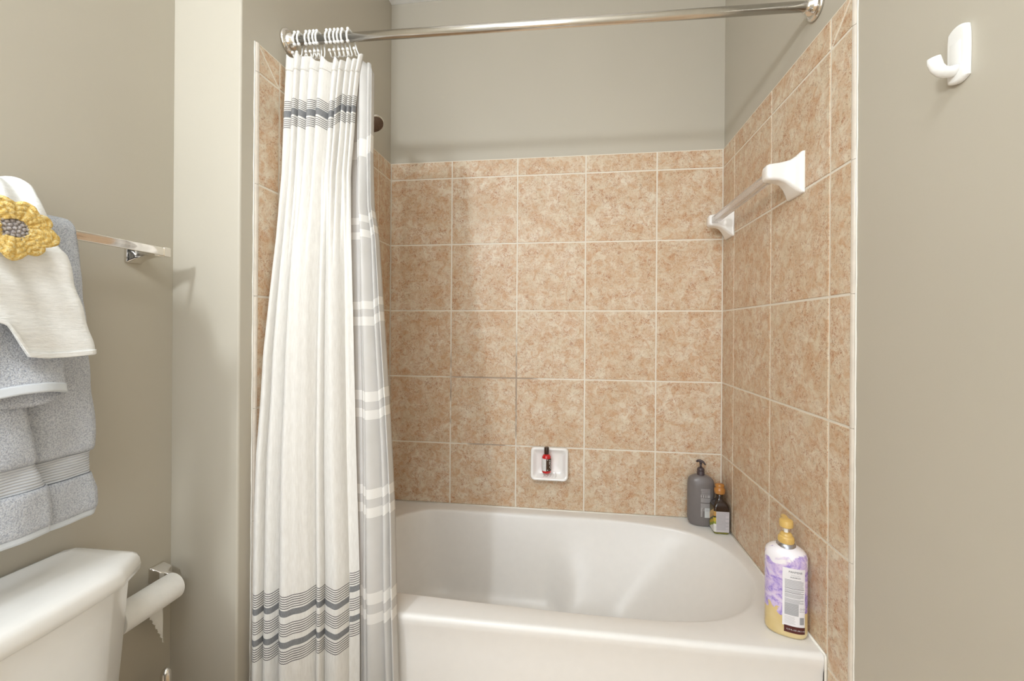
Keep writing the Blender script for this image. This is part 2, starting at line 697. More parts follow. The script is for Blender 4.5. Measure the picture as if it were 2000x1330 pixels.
# ------------------------------------------------------------------ curtain fabric
def curtain_mat():
    m = NT('white_gauze_curtain_with_woven_bands')
    uv = m.n('ShaderNodeUVMap', uv_map='UVMap').outputs[0]
    sp = m.n('ShaderNodeSeparateXYZ'); m.l(uv, sp.inputs[0])
    U, V = sp.outputs[0], sp.outputs[1]
    # small zigzag of the thin woven lines
    zz = m.math('MULTIPLY', m.math('SUBTRACT', m.math('PINGPONG', U, 0.0022), 0.0011), 0.50)
    v = m.math('ADD', V, zz)
    thin, band = None, None

    def between(lo, hi):
        return m.math('MULTIPLY', m.math('GREATER_THAN', v, lo), m.math('LESS_THAN', v, hi))

    def lines(lo, hi, n):
        p = (hi - lo) / n
        fr = m.math('FRACT', m.math('DIVIDE', m.math('SUBTRACT', v, lo), p))
        return m.math('MULTIPLY', m.math('LESS_THAN', fr, 0.34), between(lo, hi))
    tl = [lines(0.4770, 0.5140, 6), lines(0.4050, 0.4420, 6), lines(0.3330, 0.3700, 6),
          lines(1.8130, 1.8420, 5), lines(1.8680, 1.8970, 5)]
    for q in tl: thin = q if thin is None else m.math('ADD', thin, q)
    for lo, hi in ((0.4560, 0.4725), (0.3735, 0.3900), (1.8445, 1.8650)):
        q = m.math('MULTIPLY', m.math('GREATER_THAN', V, lo), m.math('LESS_THAN', V, hi))
        band = q if band is None else m.math('ADD', band, q)
    # open slub weave
    wv = m.n('ShaderNodeMapping'); wv.inputs['Scale'].default_value = (260, 30, 1); m.l(uv, wv.inputs[0])
    slub = m.noise(wv.outputs[0], 1.0, 4, 0.6)
    wv2 = m.n('ShaderNodeMapping'); wv2.inputs['Scale'].default_value = (60, 400, 1); m.l(uv, wv2.inputs[0])
    slub2 = m.noise(wv2.outputs[0], 1.0, 3, 0.6)
    base = m.ramp(slub, [(0.3, lin('#EBE7E0')), (0.7, lin('#F7F4EE'))])
    grey = m.ramp(m.noise(wv.outputs[0], 3.0, 3, 0.7), [(0.3, lin('#7F7F80')), (0.7, lin('#9E9E9E'))])
    c = m.mix(band, base, grey)
    c = m.mix(m.math('MULTIPLY', thin, 0.92), c, lin('#3B3335'))
    m.set(color=c, rough=0.9, spec=0.1)
    m.bump(m.math('ADD', slub, m.math('MULTIPLY', slub2, 0.6)), 0.35, 0.0012)
    # cloth lets a little light through
    tr = m.n('ShaderNodeBsdfTranslucent')
    m.l(c, tr.inputs[0])
    mx = m.n('ShaderNodeMixShader')
    mx.inputs[0].default_value = 0.22
    m.l(m.b.outputs[0], mx.inputs[1]); m.l(tr.outputs[0], mx.inputs[2])
    m.l(mx.outputs[0], m.t.nodes['Material Output'].inputs[0])
    return m.m


def liner_mat():
    m = NT('frosted_liner_with_opaque_bands')
    uv = m.n('ShaderNodeUVMap', uv_map='UVMap').outputs[0]
    sp = m.n('ShaderNodeSeparateXYZ'); m.l(uv, sp.inputs[0])
    U, V = sp.outputs[0], sp.outputs[1]
    msk = None
    for lo, hi in ((0.4045, 0.4325), (0.4585, 0.4900), (0.6960, 0.7230), (0.7470, 0.7740), (0.9660, 0.9920), (1.0160, 1.0440),
                   (1.2310, 1.2570), (1.2780, 1.3010), (1.4870, 1.5090), (1.5320, 1.5530), (1.7330, 1.7880)):
        q = m.math('MULTIPLY', m.math('GREATER_THAN', V, lo), m.math('LESS_THAN', V, hi))
        msk = q if msk is None else m.math('ADD', msk, q)
    n = m.noise(uv, 14, 3)
    body = m.ramp(n, [(0.3, lin('#E6E4E0')), (0.7, lin('#ECEAE7'))])
    c = m.mix(msk, body, lin('#FAF8F4'))
    m.set(color=c, rough=0.35, spec=0.35)
    tr = m.n('ShaderNodeBsdfTranslucent'); m.l(c, tr.inputs[0])
    mx = m.n('ShaderNodeMixShader'); mx.inputs[0].default_value = 0.40
    m.l(m.b.outputs[0], mx.inputs[1]); m.l(tr.outputs[0], mx.inputs[2])
    tp = m.n('ShaderNodeBsdfTransparent')
    mx2 = m.n('ShaderNodeMixShader')
    m.l(m.math('MULTIPLY', m.math('SUBTRACT', 1.0, msk), 0.10), mx2.inputs[0])
    m.l(mx.outputs[0], mx2.inputs[1]); m.l(tp.outputs[0], mx2.inputs[2])
    m.l(mx2.outputs[0], m.t.nodes['Material Output'].inputs[0])
    return m.m


def bulge(t, p):
    """0..1 across one fold, peak at p, creased at both ends"""
    if t < p: return sin(pi / 2 * t / p) ** 0.75
    return sin(pi / 2 * (1 - t) / (1 - p)) ** 0.9


def folds(s, bounds, amps, peaks):
    for (a, b), am, pk in zip(zip(bounds, bounds[1:]), amps, peaks):
        if s <= b + 1e-9:
            return am * bulge(min(1, max(0, (s - a) / (b - a))), pk)
    return 0


ROD_Y, ROD_Z = -0.700, 2.098
CL = [(0.06, -0.853), (0.28, -0.8506), (0.53, -0.8476), (0.72, -0.8458), (0.88, -0.840), (1.0145, -0.8266), (1.156, -0.8167), (1.313, -0.795),
      (1.485, -0.7704), (1.675, -0.752), (1.888, -0.744), (2.05, -0.735)]
CRX = [(0.06, -0.330), (0.241, -0.3321), (0.524, -0.3356), (0.87, -0.3538), (1.137, -0.3658), (1.283, -0.3721), (1.485, -0.3865), (1.674, -0.3961), (1.798, -0.3912), (1.892, -0.3887), (1.98, -0.3822), (2.049, -0.372)]
CRY = [(0.06, -0.775), (0.5, -0.772), (1.3, -0.752), (1.8, -0.715), (2.05, -0.700)]


def curtain_pt(s, z):
    L = Vector((-0.597, interp(z, CL)))
    Rr = Vector((interp(z, CRX), interp(z, CRY)))
    # outward (towards the room) normal of the base line
    d = (Rr - L)
    nrm = Vector((d.y, -d.x)).normalized()
    if nrm.y > 0: nrm = -nrm
    wt = sstep(1.35, 1.80, z)
    lo = folds(s, [0, .10, .25, .59, .67, .905, 1.0001], [.020, .024, .044, .018, .028, .003], [.5, .35, .22, .5, .45, .5])
    hi = folds(s, [0, .11, .21, .33, .46, .62, .72, .80, .87, .94, 1.0001], [.012, .017, .018, .022, .025, .017, .024, .018, .017, .012], [.4, .6, .35, .3, .35, .6, .5, .4, .6, .5])
    off = lerp(lo, hi, wt)
    off += 0.0006 * sin(s * 71 + z * 3) * (1 - wt) + 0.002 * sin(s * 23 + z * 2.1)
    top = sstep(1.97, 2.03, z)
    off *= lerp(1, 0.85, top)
    p = lerp(L, Rr, s) + nrm * off * 0.92
    # the recess of the last narrow fold, tucked towards the liner
    p.y += 0.003 * sstep(0.93, 0.97, s) * (1 - wt)
    # never reach into the wall
    if p.y > EDGE: p.x = max(p.x, XL + 0.004)
    else: p.x = max(p.x, XL - G + 0.008)
    return p


def top_z(s):
    # hooks hold the header up at twelve points
    return 2.038 - 0.013 * abs(sin(s * pi * 6)) ** 1.5 - 0.012 * sstep(0.25, 0.45, s) * (1 - sstep(0.8, 0.95, s)) + 0.006 * sstep(0.9, 1.0, s)


def make_curtain():
    NU, NV = 420, 110
    acc = {}
    rows = {}
    mb = MB()

    def zz(s, t): return lerp(0.075, top_z(s), t)

    # arc-length u measured along a mid-height row
    def row_u(z):
        k = round(z, 2)
        if k not in rows:
            u, lst, prev = 0, [0], curtain_pt(0, k)
            for i in range(1, NU + 1):
                p = curtain_pt(i / NU, k)
                u += (p - prev).length
                lst.append(u)
                prev = p
            rows[k] = lst
        return rows[k]
    ul = row_u(0.45)

    def fn(s, t):
        z = zz(s, t)
        p = curtain_pt(s, z)
        return (p.x, p.y, z)

    def uvf(s, t):
        z = zz(s, t)
        wob = 0.002 * sin(s * 17) + 0.0015 * sin(s * 41) - 0.026 * sstep(0.903, 0.912, s)
        hi = sstep(1.5, 1.75, z)
        wob2 = 0.003 * sin(s * 21 + 1) - 0.020 * sstep(0.76, 0.80, s)
        return (ul[int(round(s * NU))], z + lerp(wob, wob2, hi))
    mb.grid(NU, NV, fn, uvf=uvf)
    root = empty('shower_curtain', (-0.47, -0.74, 2.03))
    tag(root, 'white shower curtain with grey and black striped bands, gathered at the left of the tub', 'curtain')
    mat = curtain_mat()
    fab = mb.build('fabric', mat, root, solid=0.0014)
    # stitched header hem, a stiffer double layer
    mb = MB()

    def hem(s, t):
        z = lerp(1.985, top_z(s) + 0.0005, t)
        p = curtain_pt(s, z)
        q = curtain_pt(min(1, s + 0.004), z)
        return (p.x, p.y - 0.0016, z)
    mb.grid(NU, 8, hem, uvf=lambda s, t: (ul[int(round(s * NU))], 2.0 + t * 0.05))
    mb.build('header_hem', mat, root, solid=0.001)
    return root


def make_liner():
    LX = [(0.06, -0.212), (0.247, -0.2175), (0.43, -0.2256), (0.71, -0.2371), (0.851, -0.2463), (1.012, -0.259), (1.138, -0.2711), (1.284, -0.2852),
          (1.486, -0.3065), (1.584, -0.3252), (1.74, -0.3372), (2.008, -0.3460), (2.046, -0.3480)]
    NU, NV = 160, 90

    def pt(s, z):
        xr = interp(z, LX)
        yb = interp(z, [(0.06, -0.772), (0.5, -0.768), (1.3, -0.742), (1.8, -0.704), (2.05, -0.690)])
        yr = yb + 0.004
        x = lerp(interp(z, [(1.5, -0.415), (1.9, -0.440)]), xr, s)
        b = [0, .20, .44, .54, .80, .92, 1.0001]
        hi = sstep(1.5, 1.85, z)
        off = folds(s, b, [.008, .008, .014, .026, .018, .020], [.5, .5, .35, .3, .5, .6]) * lerp(1, 0.5, hi)
        off += 0.0015 * sin(z * 9 + s * 12)
        y = lerp(yb, yr, s) - off
        # keep the sheet behind the fabric where they overlap
        if s < 0.52: y = max(y, yb - 0.004 * sstep(0.3, 0.5, s)) + 0.014 * (1 - sstep(0.42, 0.52, s))
        # the free edge turns back towards the tub
        e = sstep(0.965, 1.0, s)
        return Vector((x - 0.003 * e, min(y + 0.008 * e, -0.7485 if z < ZB + 0.02 else 9)))

    def tz(s): return 2.030 - 0.030 * sstep(0.90, 1.0, s) - 0.006 * abs(sin(s * pi * 3))
    mb = MB()
    lst, u, prev = [0], 0, pt(0, 0.6)
    for i in range(1, NU + 1):
        p = pt(i / NU, 0.6); u += (p - prev).length; lst.append(u); prev = p

    def fn(s, t):
        z = lerp(0.12, tz(s), t); p = pt(s, z); return (p.x, p.y, z)
    mb.grid(NU, NV, fn, uvf=lambda s, t: (lst[int(round(s * NU))], lerp(0.12, tz(s), t) - 0.014 * sstep(0.8, 0.95, s)))
    o = mb.build('shower_curtain_liner', liner_mat(), None, solid=0.0006)
    tag(o, 'translucent pale grey curtain liner with white bands, hanging beside the striped curtain', 'curtain liner')


make_curtain()
make_liner()

# ------------------------------------------------------------------ curtain rod and hooks
rod = empty('curtain_rod', (0.143, ROD_Y, ROD_Z))
tag(rod, 'chrome shower curtain rod spanning the alcove wall to wall above the tub', 'curtain rod')
xl, xr = XL - G + 0.0005, XR + G - 0.0005
yl, yr_ = -0.7065, -0.675
mb = MB(); mb.tube([(xl + 0.02, yl, 2.100), (xr - 0.02, yr_, 2.097)], 0.0128, 28)
mb.build('tube', SATIN, rod)
for X, y_, s in ((xl, yl, 1), (xr, yr_, -1)):
    z_ = 2.100 if s > 0 else 2.097
    mb = MB()
    prof = [(0.034, 0), (0.036, 0.002), (0.036, 0.006), (0.033, 0.010), (0.029, 0.011), (0.0265, 0.009), (0.0255, 0.0095), (0.0245, 0.014), (0.022, 0.021), (0.0175, 0.024), (0.0165, 0.030), (0.0140, 0.031)]
    mb.lathe((X, y_, z_), [(r, s * h) for r, h in prof], 40, 'x')
    fl = mb.build('flange', CHROME, rod, autos=50)
    mb = MB(); mb.ball((X + s * 0.010, y_ - 0.024, z_ - 0.018), 0.0035, 10, 6, s=(0.5, 1, 1))
    mb.build('screw', SATIN, fl)


def rod_at(x):
    t = (x - xl) / (xr - xl)
    return lerp(yl, yr_, t), lerp(2.100, 2.097, t)


ORD = ['first', 'second', 'third', 'fourth', 'fifth', 'sixth', 'seventh', 'eighth', 'ninth', 'tenth', 'eleventh', 'twelfth']
hookx = [-0.583, -0.571, -0.546, -0.534, -0.522, -0.512, -0.481, -0.469, -0.456, -0.4445, -0.432, -0.414]
for i, hx in enumerate(hookx):
    y_, z_ = rod_at(hx)
    mb = MB()
    rnd = random.Random(i)
    tilt = 0.10 + 0.10 * rnd.random()
    R_ = 0.0186
    pts = []
    # short front leg hooked over the rod, long rear leg going down to the cloth
    for k in range(0, 13):
        a = math.radians(-62 + 245 * k / 12 * 0.98)
        # angle measured so the loop starts in front below the rod and passes over it
        pts.append((hx + tilt * 0.02 * (k - 6) / 6, y_ - R_ * cos(a), z_ + R_ * sin(a)))
    s_ = (hx - hookx[0]) / (hookx[-1] - hookx[0])
    dx = (lerp(-0.590, -0.350, s_) - hx) * 0.35
    pts += [(hx + dx * 0.4 + 0.004, y_ + 0.016, z_ - 0.030), (hx + dx * 0.8 + 0.005, y_ + 0.008, z_ - 0.048),
            (hx + dx + 0.005, y_ - 0.004, z_ - 0.062), (hx + dx + 0.005, y_ - 0.016, z_ - 0.066), (hx + dx + 0.006, y_ - 0.027, z_ - 0.054)]
    mb.tube(pts, [0.0030] * 13 + [0.0022] * (len(pts) - 13), 10)
    mb.ball(pts[0], 0.0054, 12, 8)
    mb.ball(pts[-1], 0.0046, 12, 8)
    mb.ball((pts[6][0], pts[6][1] - 0.004, pts[6][2] + 0.0005), 0.0048, 10, 6)
    o = mb.build('curtain_hook', PLAST)
    tag(o, '%s white ball-ended curtain hook on the rod, counting from the left flange' % ORD[i], 'curtain hook', 'white plastic curtain hooks on the rod')

# ------------------------------------------------------------------ shower head
sh = empty('shower_fixture', (XL, -0.37, 2.07))
tag(sh, 'chrome shower head with tiny nozzles, peeking out behind the curtain liner', 'shower head')
mb = MB(); mb.lathe((XL - G + 0.0005, -0.37, 2.09), [(0.030, 0), (0.030, 0.003), (0.020, 0.010), (0.011, 0.012)], 28, 'x'); mb.build('escutcheon', CHROME, sh, autos=50)
hd = Vector((-0.508, -0.37, 2.012)); ax = Vector((0.50, -0.22, -0.82)).normalized()
mb = MB(); mb.tube([(XL - G + 0.005, -0.37, 2.09), (XL + 0.03, -0.37, 2.092), (XL + 0.05, -0.37, 2.085), tuple(hd - ax * 0.045)], 0.0095, 16); mb.build('shower_arm', CHROME, sh)
mb = MB()
q1 = ax.orthogonal().normalized(); q2 = ax.cross(q1)
rr = []
for r, h in ((0.011, -0.05), (0.014, -0.042), (0.016, -0.030), (0.024, -0.020), (0.034, -0.010), (0.038, -0.002), (0.038, 0.004), (0.035, 0.006), (0.034, 0.0045)):
    rr.append([tuple(hd + ax * h + (q1 * cos(2 * pi * k / 36) + q2 * sin(2 * pi * k / 36)) * r) for k in range(36)])
mb.rings(rr); mb.build('head', CHROME, sh, autos=60)
nz = simple('brown_grey_nozzle_plate', '#6B5748', 0.5)
mb = MB()
rr = [[tuple(hd + ax * h + (q1 * cos(2 * pi * k / 36) + q2 * sin(2 * pi * k / 36)) * r) for k in range(36)] for r, h in ((0.0338, 0.0046), (0.0338, 0.0062), (0.0001, 0.0066))]
mb.rings(rr, cap1=False)
for ring, cnt in ((0.008, 6), (0.016, 12), (0.024, 18), (0.030, 24)):
    for k in range(cnt):
        a = 2 * pi * k / cnt
        c = hd + ax * 0.0066 + (q1 * cos(a) + q2 * sin(a)) * ring
        mb.ball(c, 0.0012, 6, 4)
fp = mb.build('nozzle_plate', nz, sh)
fp['label'] = 'brown dotted nozzle plate'

# ------------------------------------------------------------------ towel bar on the tiled wall: ceramic posts, clear bar
tb = empty('towel_bar', (XR, -0.34, 1.67))
tag(tb, 'clear acrylic towel bar held by two white ceramic posts on the right tiled wall', 'towel bar')
for yc, zc in ((-0.5895, 1.670), (-0.0815, 1.666)):
    secs = [(0.0, .0440, .0590, .004), (0.004, .0440, .0590, .006), (0.008, .0425, .0575, .008), (0.016, .0340, .0480, .010), (0.027, .0265, .0380, .010),
            (0.040, .0225, .0300, .010), (0.055, .0210, .0255, .009), (0.070, .0205, .0240, .009), (0.080, .0200, .0230, .009), (0.086, .0180, .0205, .009), (0.0885, .0130, .0150, .007)]
    rg = []
    for h, hy, hz, r in secs:
        zz_ = zc + 0.012 * sstep(0.01, 0.05, h)
        rg.append([(XR - 0.0003 - h, a, b) for a, b in rrect(yc, zz_, hy, hz, r, 5)])
    mb = MB(); mb.rings(rg)
    p_ = mb.build('post', CERAM, tb, smooth=True, autos=70)
    p_['label'] = 'white glazed ceramic post'
mb = MB()
rg = []
for y_ in (-0.578, -0.094):
    rg.append([(a, y_, b) for a, b in rrect(XR - 0.066, 1.677, 0.0125, 0.0125, 0.0015, 3)])
mb.rings(rg)
mb.build('bar', acrylic(), tb, autos=30)

# ------------------------------------------------------------------ soap dish and sample bottle
sd = empty('soap_dish', (0.156, 0, 0.61))
tag(sd, 'white ceramic soap dish mounted on the back tiled wall', 'soap dish')
W2, H2 = 0.0830, 0.0690
cx, cz = 0.1555, 0.6215


def dish_ring(hx, hz, r, y, tilt=0.0, n=8):
    out = []
    for a, b in rrect(cx, cz, hx, hz, r, n):
        t = min(1.0, max(0.0, (b - (cz - hz)) / (2 * hz)))
        out.append((a, y - tilt * (1 - t) ** 2.2, b))
    return out


mb = MB()
mb.rings([dish_ring(W2 + 0.001, H2 + 0.001, 0.016, -0.0004), dish_ring(W2 + 0.002, H2 + 0.002, 0.018, -0.006, 0.006), dish_ring(W2 + 0.001, H2 + 0.0005, 0.018, -0.013, 0.022),
          dish_ring(W2 - 0.002, H2 - 0.002, 0.017, -0.0165, 0.028), dish_ring(W2 - 0.007, H2 - 0.007, 0.016, -0.0170, 0.028), dish_ring(W2 - 0.013, H2 - 0.012, 0.015, -0.0140, 0.024),
          dish_ring(W2 - 0.019, H2 - 0.019, 0.014, -0.0075, 0.012), dish_ring(W2 - 0.030, H2 - 0.030, 0.014, -0.0045, 0.006), dish_ring(0.02, 0.02, 0.014, -0.0040, 0.003)])
mb.build('tray', CERAM, sd, smooth=True)
mb = MB()
for k in range(5):
    x_ = cx - 0.026 + k * 0.0135
    mb.tube([(x_, -0.037, cz - H2 + 0.0165), (x_, -0.030, cz - H2 + 0.022), (x_, -0.020, cz - H2 + 0.031)], [0.0022, 0.0026, 0.0014], 10)
mb.build('drain_rib', CERAM, sd)

RED = NT('red_translucent_plastic')
RED.set(color=RED.ramp(RED.noise(RED.obj(), 60, 2), [(0.3, lin('#B81418')), (0.7, lin('#D8262A'))]), rough=0.12, coat=0.5)
rb = empty('sample_bottle', (0.1425, -0.0295, 0.5855))
tag(rb, 'tiny red bottle with dark brown cap standing in the soap dish', 'bottle')
bx, by, bz = 0.1435, -0.0345, 0.5865
mb = MB(); mb.lathe((bx, by, bz), [(0.004, 0), (0.0175, 0.0004), (0.0200, 0.004), (0.0203, 0.010), (0.0203, 0.066), (0.0195, 0.073), (0.015, 0.080), (0.0085, 0.083), (0.0080, 0.086)], 32)
mb.build('body', RED.m, rb)
BRN = simple('dark_brown_plastic', '#3A2417', 0.3)
mb = MB(); mb.lathe((bx, by, bz), [(0.0102, 0.0835), (0.0108, 0.085), (0.0106, 0.111), (0.0098, 0.1135), (0.004, 0.114)], 28)
c_ = mb.build('cap', BRN, rb, autos=40); c_['label'] = 'dark brown cap'
LWH = simple('white_label_paper', '#E9E8E6', 0.6)
LBR = simple('brown_label_paper', '#45301E', 0.5)


def cyl_patch(mb, c, r, a0, a1, z0, z1, n=16, mi=0):
    mb.grid(n, 2, lambda s, t: (c[0] + r * sin(lerp(a0, a1, s)), c[1] - r * cos(lerp(a0, a1, s)), lerp(z0, z1, t)), mi)


mb = MB(); cyl_patch(mb, (bx, by), 0.02055, -1.55, -0.02, bz + 0.012, bz + 0.066)
cyl_patch(mb, (bx, by), 0.02055, -0.02, 1.5, bz + 0.012, bz + 0.066, mi=1)
for k, (a, z) in enumerate(((0.30, 0.062), (0.32, 0.017), (0.80, 0.058), (0.95, 0.050), (0.78, 0.044), (1.0, 0.038), (0.85, 0.030), (1.05, 0.024), (0.75, 0.050), (1.15, 0.056), (1.2, 0.044), (1.2, 0.031))):
    cyl_patch(mb, (bx, by), 0.0207, a - 0.09, a + 0.09, bz + z - 0.0018, bz + z + 0.0018, 3, mi=0)
for k in range(9):
    cyl_patch(mb, (bx, by), 0.0207, -1.2, -0.25 - 0.1 * (k % 3), bz + 0.060 - k * 0.005, bz + 0.0606 - k * 0.005, 6, mi=2)
lb = mb.build('wrap_label', [LWH, LBR, simple('grey_print', '#A9A5A4', 0.6)], rb)
lb['label'] = 'white and dark brown wrap label'


# ------------------------------------------------------------------ bottles on the tub deck
def oval(cx, cy, rx, ry, ang, n=48, e=2.4):
    out = []
    ca, sa = cos(ang), sin(ang)
    for i in range(n):
        t = 2 * pi * i / n
        u = rx * math.copysign(abs(cos(t)) ** (2 / e), cos(t))
        v_ = ry * math.copysign(abs(sin(t)) ** (2 / e), sin(t))
        out.append((cx + u * ca - v_ * sa, cy + u * sa + v_ * ca))
    return out


class OvalSurf:
    """maps (x along the face, z) to the surface of an upright oval bottle"""
    def __init__(s, cx, cy, rx, ry, ang, e=2.4):
        s.c = (cx, cy, rx, ry, ang, e)
        # table: arc position -> point, along the front side
        N = 400
        P = []
        for i in range(N + 1):
            t = pi + pi * i / N      # local -v side faces the viewer
            u = rx * math.copysign(abs(cos(t)) ** (2 / e), cos(t))
            v_ = ry * math.copysign(abs(sin(t)) ** (2 / e), sin(t))
            P.append(Vector((u, v_)))
        A = [0]
        for p, q in zip(P, P[1:]): A.append(A[-1] + (q - p).length)
        mid = A[-1] / 2
        s.P, s.A = P, [a - mid for a in A]

    def at(s, x, z, off=0.0004):
        A, P = s.A, s.P
        lo = 0
        hi = len(A) - 1
        x = min(max(x, A[0] + 1e-5), A[-1] - 1e-5)
        while hi - lo > 1:
            m = (lo + hi) // 2
            if A[m] <= x: lo = m
            else: hi = m
        t = (x - A[lo]) / max(1e-9, A[hi] - A[lo])
        p = P[lo].lerp(P[hi], t)
        d = (P[hi] - P[lo]).normalized()
        n_ = Vector((d.y, -d.x))
        p = p + n_ * off
        cx, cy, rx, ry, ang, e = s.c
        return (cx + p.x * cos(ang) - p.y * sin(ang), cy + p.x * sin(ang) + p.y * cos(ang), z)

    def patch(s, mb, x0, x1, z0, z1, off=0.0004, mi=0, n=None):
        n = n or max(2, int((x1 - x0) / 0.002))
        mb.grid(n, 1, lambda a, b: s.at(lerp(x0, x1, a), lerp(z0, z1, b), off), mi)

    def text(s, mb, txt, xc, z, size, off=0.0008, mi=0, align='CENTER', rot=False):
        for verts, faces in [text_geo(txt, size, align)]:
            mb.add([s.at(xc + v[0], z + v[1], off) for v in verts], faces, mi)


def text_geo(txt, size, align='CENTER'):
    cu = bpy.data.curves.new('letters', 'FONT')
    cu.body = txt
    cu.size = size
    cu.align_x = align
    cu.resolution_u = 3
    o = bpy.data.objects.new('letters', cu)
    COL.objects.link(o)
    dg = bpy.context.evaluated_depsgraph_get()
    me = o.evaluated_get(dg).to_mesh()
    vs = [tuple(v.co) for v in me.vertices]
    fs = [tuple(p.vertices) for p in me.polygons]
    o.evaluated_get(dg).to_mesh_clear()
    bpy.data.objects.remove(o)
    bpy.data.curves.remove(cu)
    return vs, fs


INK = simple('dark_ink', '#3A3A3E', 0.5)
INKG = simple('grey_ink', '#9C9C9E', 0.6)
INKL = simple('light_grey_ink', '#BFBDBB', 0.6)

# --- large purple shampoo bottle
px_, py_, ang = 0.8405, -0.6600, math.radians(-22)
RX, RY = 0.0500, 0.0330
EX = 2.5
sb = empty('shampoo_bottle', (px_, py_, ZB))
tag(sb, 'large purple and gold shampoo bottle with gold pump on the tub corner', 'bottle')


def shampoo_mat():
    m = NT('purple_marbled_bottle_print')
    ob = m.obj()
    sp = m.n('ShaderNodeSeparateXYZ'); m.l(ob, sp.inputs[0])
    zc = sp.outputs[2]                    # height above the bottle base
    n1 = m.noise(ob, 30, 3, 0.5, 0.5)
    n2 = m.noise(ob, 19, 4, 0.6, 2.0)
    art = m.ramp(n2, [(0.30, lin('#7D64BC')), (0.42, lin('#A08CD0')), (0.50, lin('#C4B0DA')), (0.60, lin('#DCCBE4')), (0.72, lin('#CDD4EC'))])
    vein = m.ramp(m.math('ABSOLUTE', m.math('SUBTRACT', m.noise(ob, 60, 2, 0.5, 1.5), 0.5)), [(0.0, (1, 1, 1)), (0.03, (0, 0, 0))])
    art = m.mix(m.math('MULTIPLY', vein, 0.6), art, lin('#DCCBEF'))
    gold = m.ramp(m.noise(ob, 14, 2), [(0.3, lin('#CDB378')), (0.7, lin('#DCC896'))])
    wob = m.math('MULTIPLY', m.math('SUBTRACT', n1, 0.5), 0.16)
    hi = m.math('GREATER_THAN', m.math('ADD', zc, wob), 0.072)
    c = m.mix(hi, gold, art)
    top = m.ramp(m.math('ADD', zc, m.math('MULTIPLY', wob, 0.8)), [(0.0, (0, 0, 0)), (0.206, (0, 0, 0)), (0.214, (1, 1, 1))])
    c = m.mix(top, c, lin('#F2EEF2'))
    m.set(color=c, rough=0.18, coat=0.5)
    return m.m


rg = []
for f, h in ((0.80, 0.0), (0.93, 0.002), (0.99, 0.008), (1.0, 0.016), (1.0, 0.10), (1.0, 0.205), (0.985, 0.213), (0.93, 0.220), (0.80, 0.2265), (0.62, 0.2315), (0.45, 0.234)):
    rg.append([(x, y, ZB + 0.0005 + h) for x, y in oval(px_, py_, RX * f, lerp(RY, RY * f, 1) if f > 0.7 else RY * min(1, f * 1.15), ang, 56, EX)])
mb = MB(); mb.rings(rg)
mb.build('body', shampoo_mat(), sb, loc=(px_, py_, ZB))
GOLDP = simple('gold_plastic', '#D8B468', 0.28, None, 0.05, coat=0.3)
SILV = simple('silver_foil', '#B9BBC2', 0.25, None, 0.05, metal=0.9)
zc0 = ZB + 0.2345
mb = MB(); mb.lathe((px_, py_, zc0), [(0.0235, -0.003), (0.0230, 0.003), (0.0190, 0.008), (0.018, 0.0085)], 36); mb.build('neck_collar', SILV, sb, autos=40)
mb = MB()
mb.lathe((px_, py_, zc0), [(0.0185, 0.006), (0.0190, 0.008), (0.0188, 0.022), (0.0165, 0.025), (0.0150, 0.026), (0.0145, 0.030), (0.0105, 0.034), (0.006, 0.0345)], 36)
for k in range(36):
    a = 2 * pi * k / 36
    mb.tube([(px_ + 0.0189 * cos(a), py_ + 0.0189 * sin(a), zc0 + 0.009), (px_ + 0.0187 * cos(a), py_ + 0.0187 * sin(a), zc0 + 0.021)], 0.0006, 5)
pc = mb.build('pump_collar', GOLDP, sb, autos=40); pc['label'] = 'gold pump collar'
mb = MB(); mb.lathe((px_, py_, zc0), [(0.0055, 0.033), (0.0055, 0.052)], 20); mb.build('pump_stem', PLAST, sb, autos=40)
mb = MB()
mb.lathe((px_, py_, zc0), [(0.0150, 0.049), (0.0168, 0.051), (0.0170, 0.063), (0.0160, 0.067), (0.0120, 0.0695), (0.005, 0.071)], 36)
d_ = Vector((0.18, 0.98, 0)).normalized()
ctr = Vector((px_, py_, zc0 + 0.062))
mb.tube([ctr, ctr + d_ * 0.020 + Vector((0, 0, 0.004)), ctr + d_ * 0.034 + Vector((0, 0, 0.003)), ctr + d_ * 0.042 + Vector((0, 0, -0.002))], [0.011, 0.0085, 0.006, 0.0045], 16, sq=0.7)
ph = mb.build('pump_head', GOLDP, sb, autos=40); ph['label'] = 'gold pump head with spout'
S = OvalSurf(px_, py_, RX, RY, ang, EX)
mb = MB()
lx0, lx1 = -0.0095, 0.0430
z = lambda h: ZB + h
S.patch(mb, lx0, lx1, z(0.034), z(0.188), 0.0006)
S.patch(mb, lx0 + 0.004, lx1, z(0.018), z(0.036), 0.0011, 1)
xc = (lx0 + lx1) / 2 + 0.003
S.text(mb, 'PANTENE', xc, z(0.1765), 0.0072, 0.0010, 2)
S.text(mb, 'ESSENTIAL', xc, z(0.1690), 0.0042, 0.0010, 4)
S.text(mb, 'SHAMPOO', xc, z(0.1630), 0.0050, 0.0010, 2)
rnd = random.Random(3)
hz = 0.158
while hz > 0.098:
    if not any(abs(hz - q) < 0.0016 for q in (0.135, 0.124, 0.110)):
        S.patch(mb, lx0 + 0.005, lx1 - 0.004 - (0.010 * rnd.random() if rnd.random() < 0.3 else 0), z(hz - 0.0009), z(hz), 0.0010, 3, 8)
    hz -= 0.0022
for q in (0.1355, 0.1245): S.patch(mb, lx0 + 0.005, lx1 - 0.003, z(q - 0.0012), z(q), 0.0010, 2, 8)
hz = 0.096
while hz > 0.064:
    S.patch(mb, lx0 + 0.005, lx1 - 0.016, z(hz - 0.0015), z(hz), 0.0010, 3, 8); hz -= 0.0023
hz = 0.060
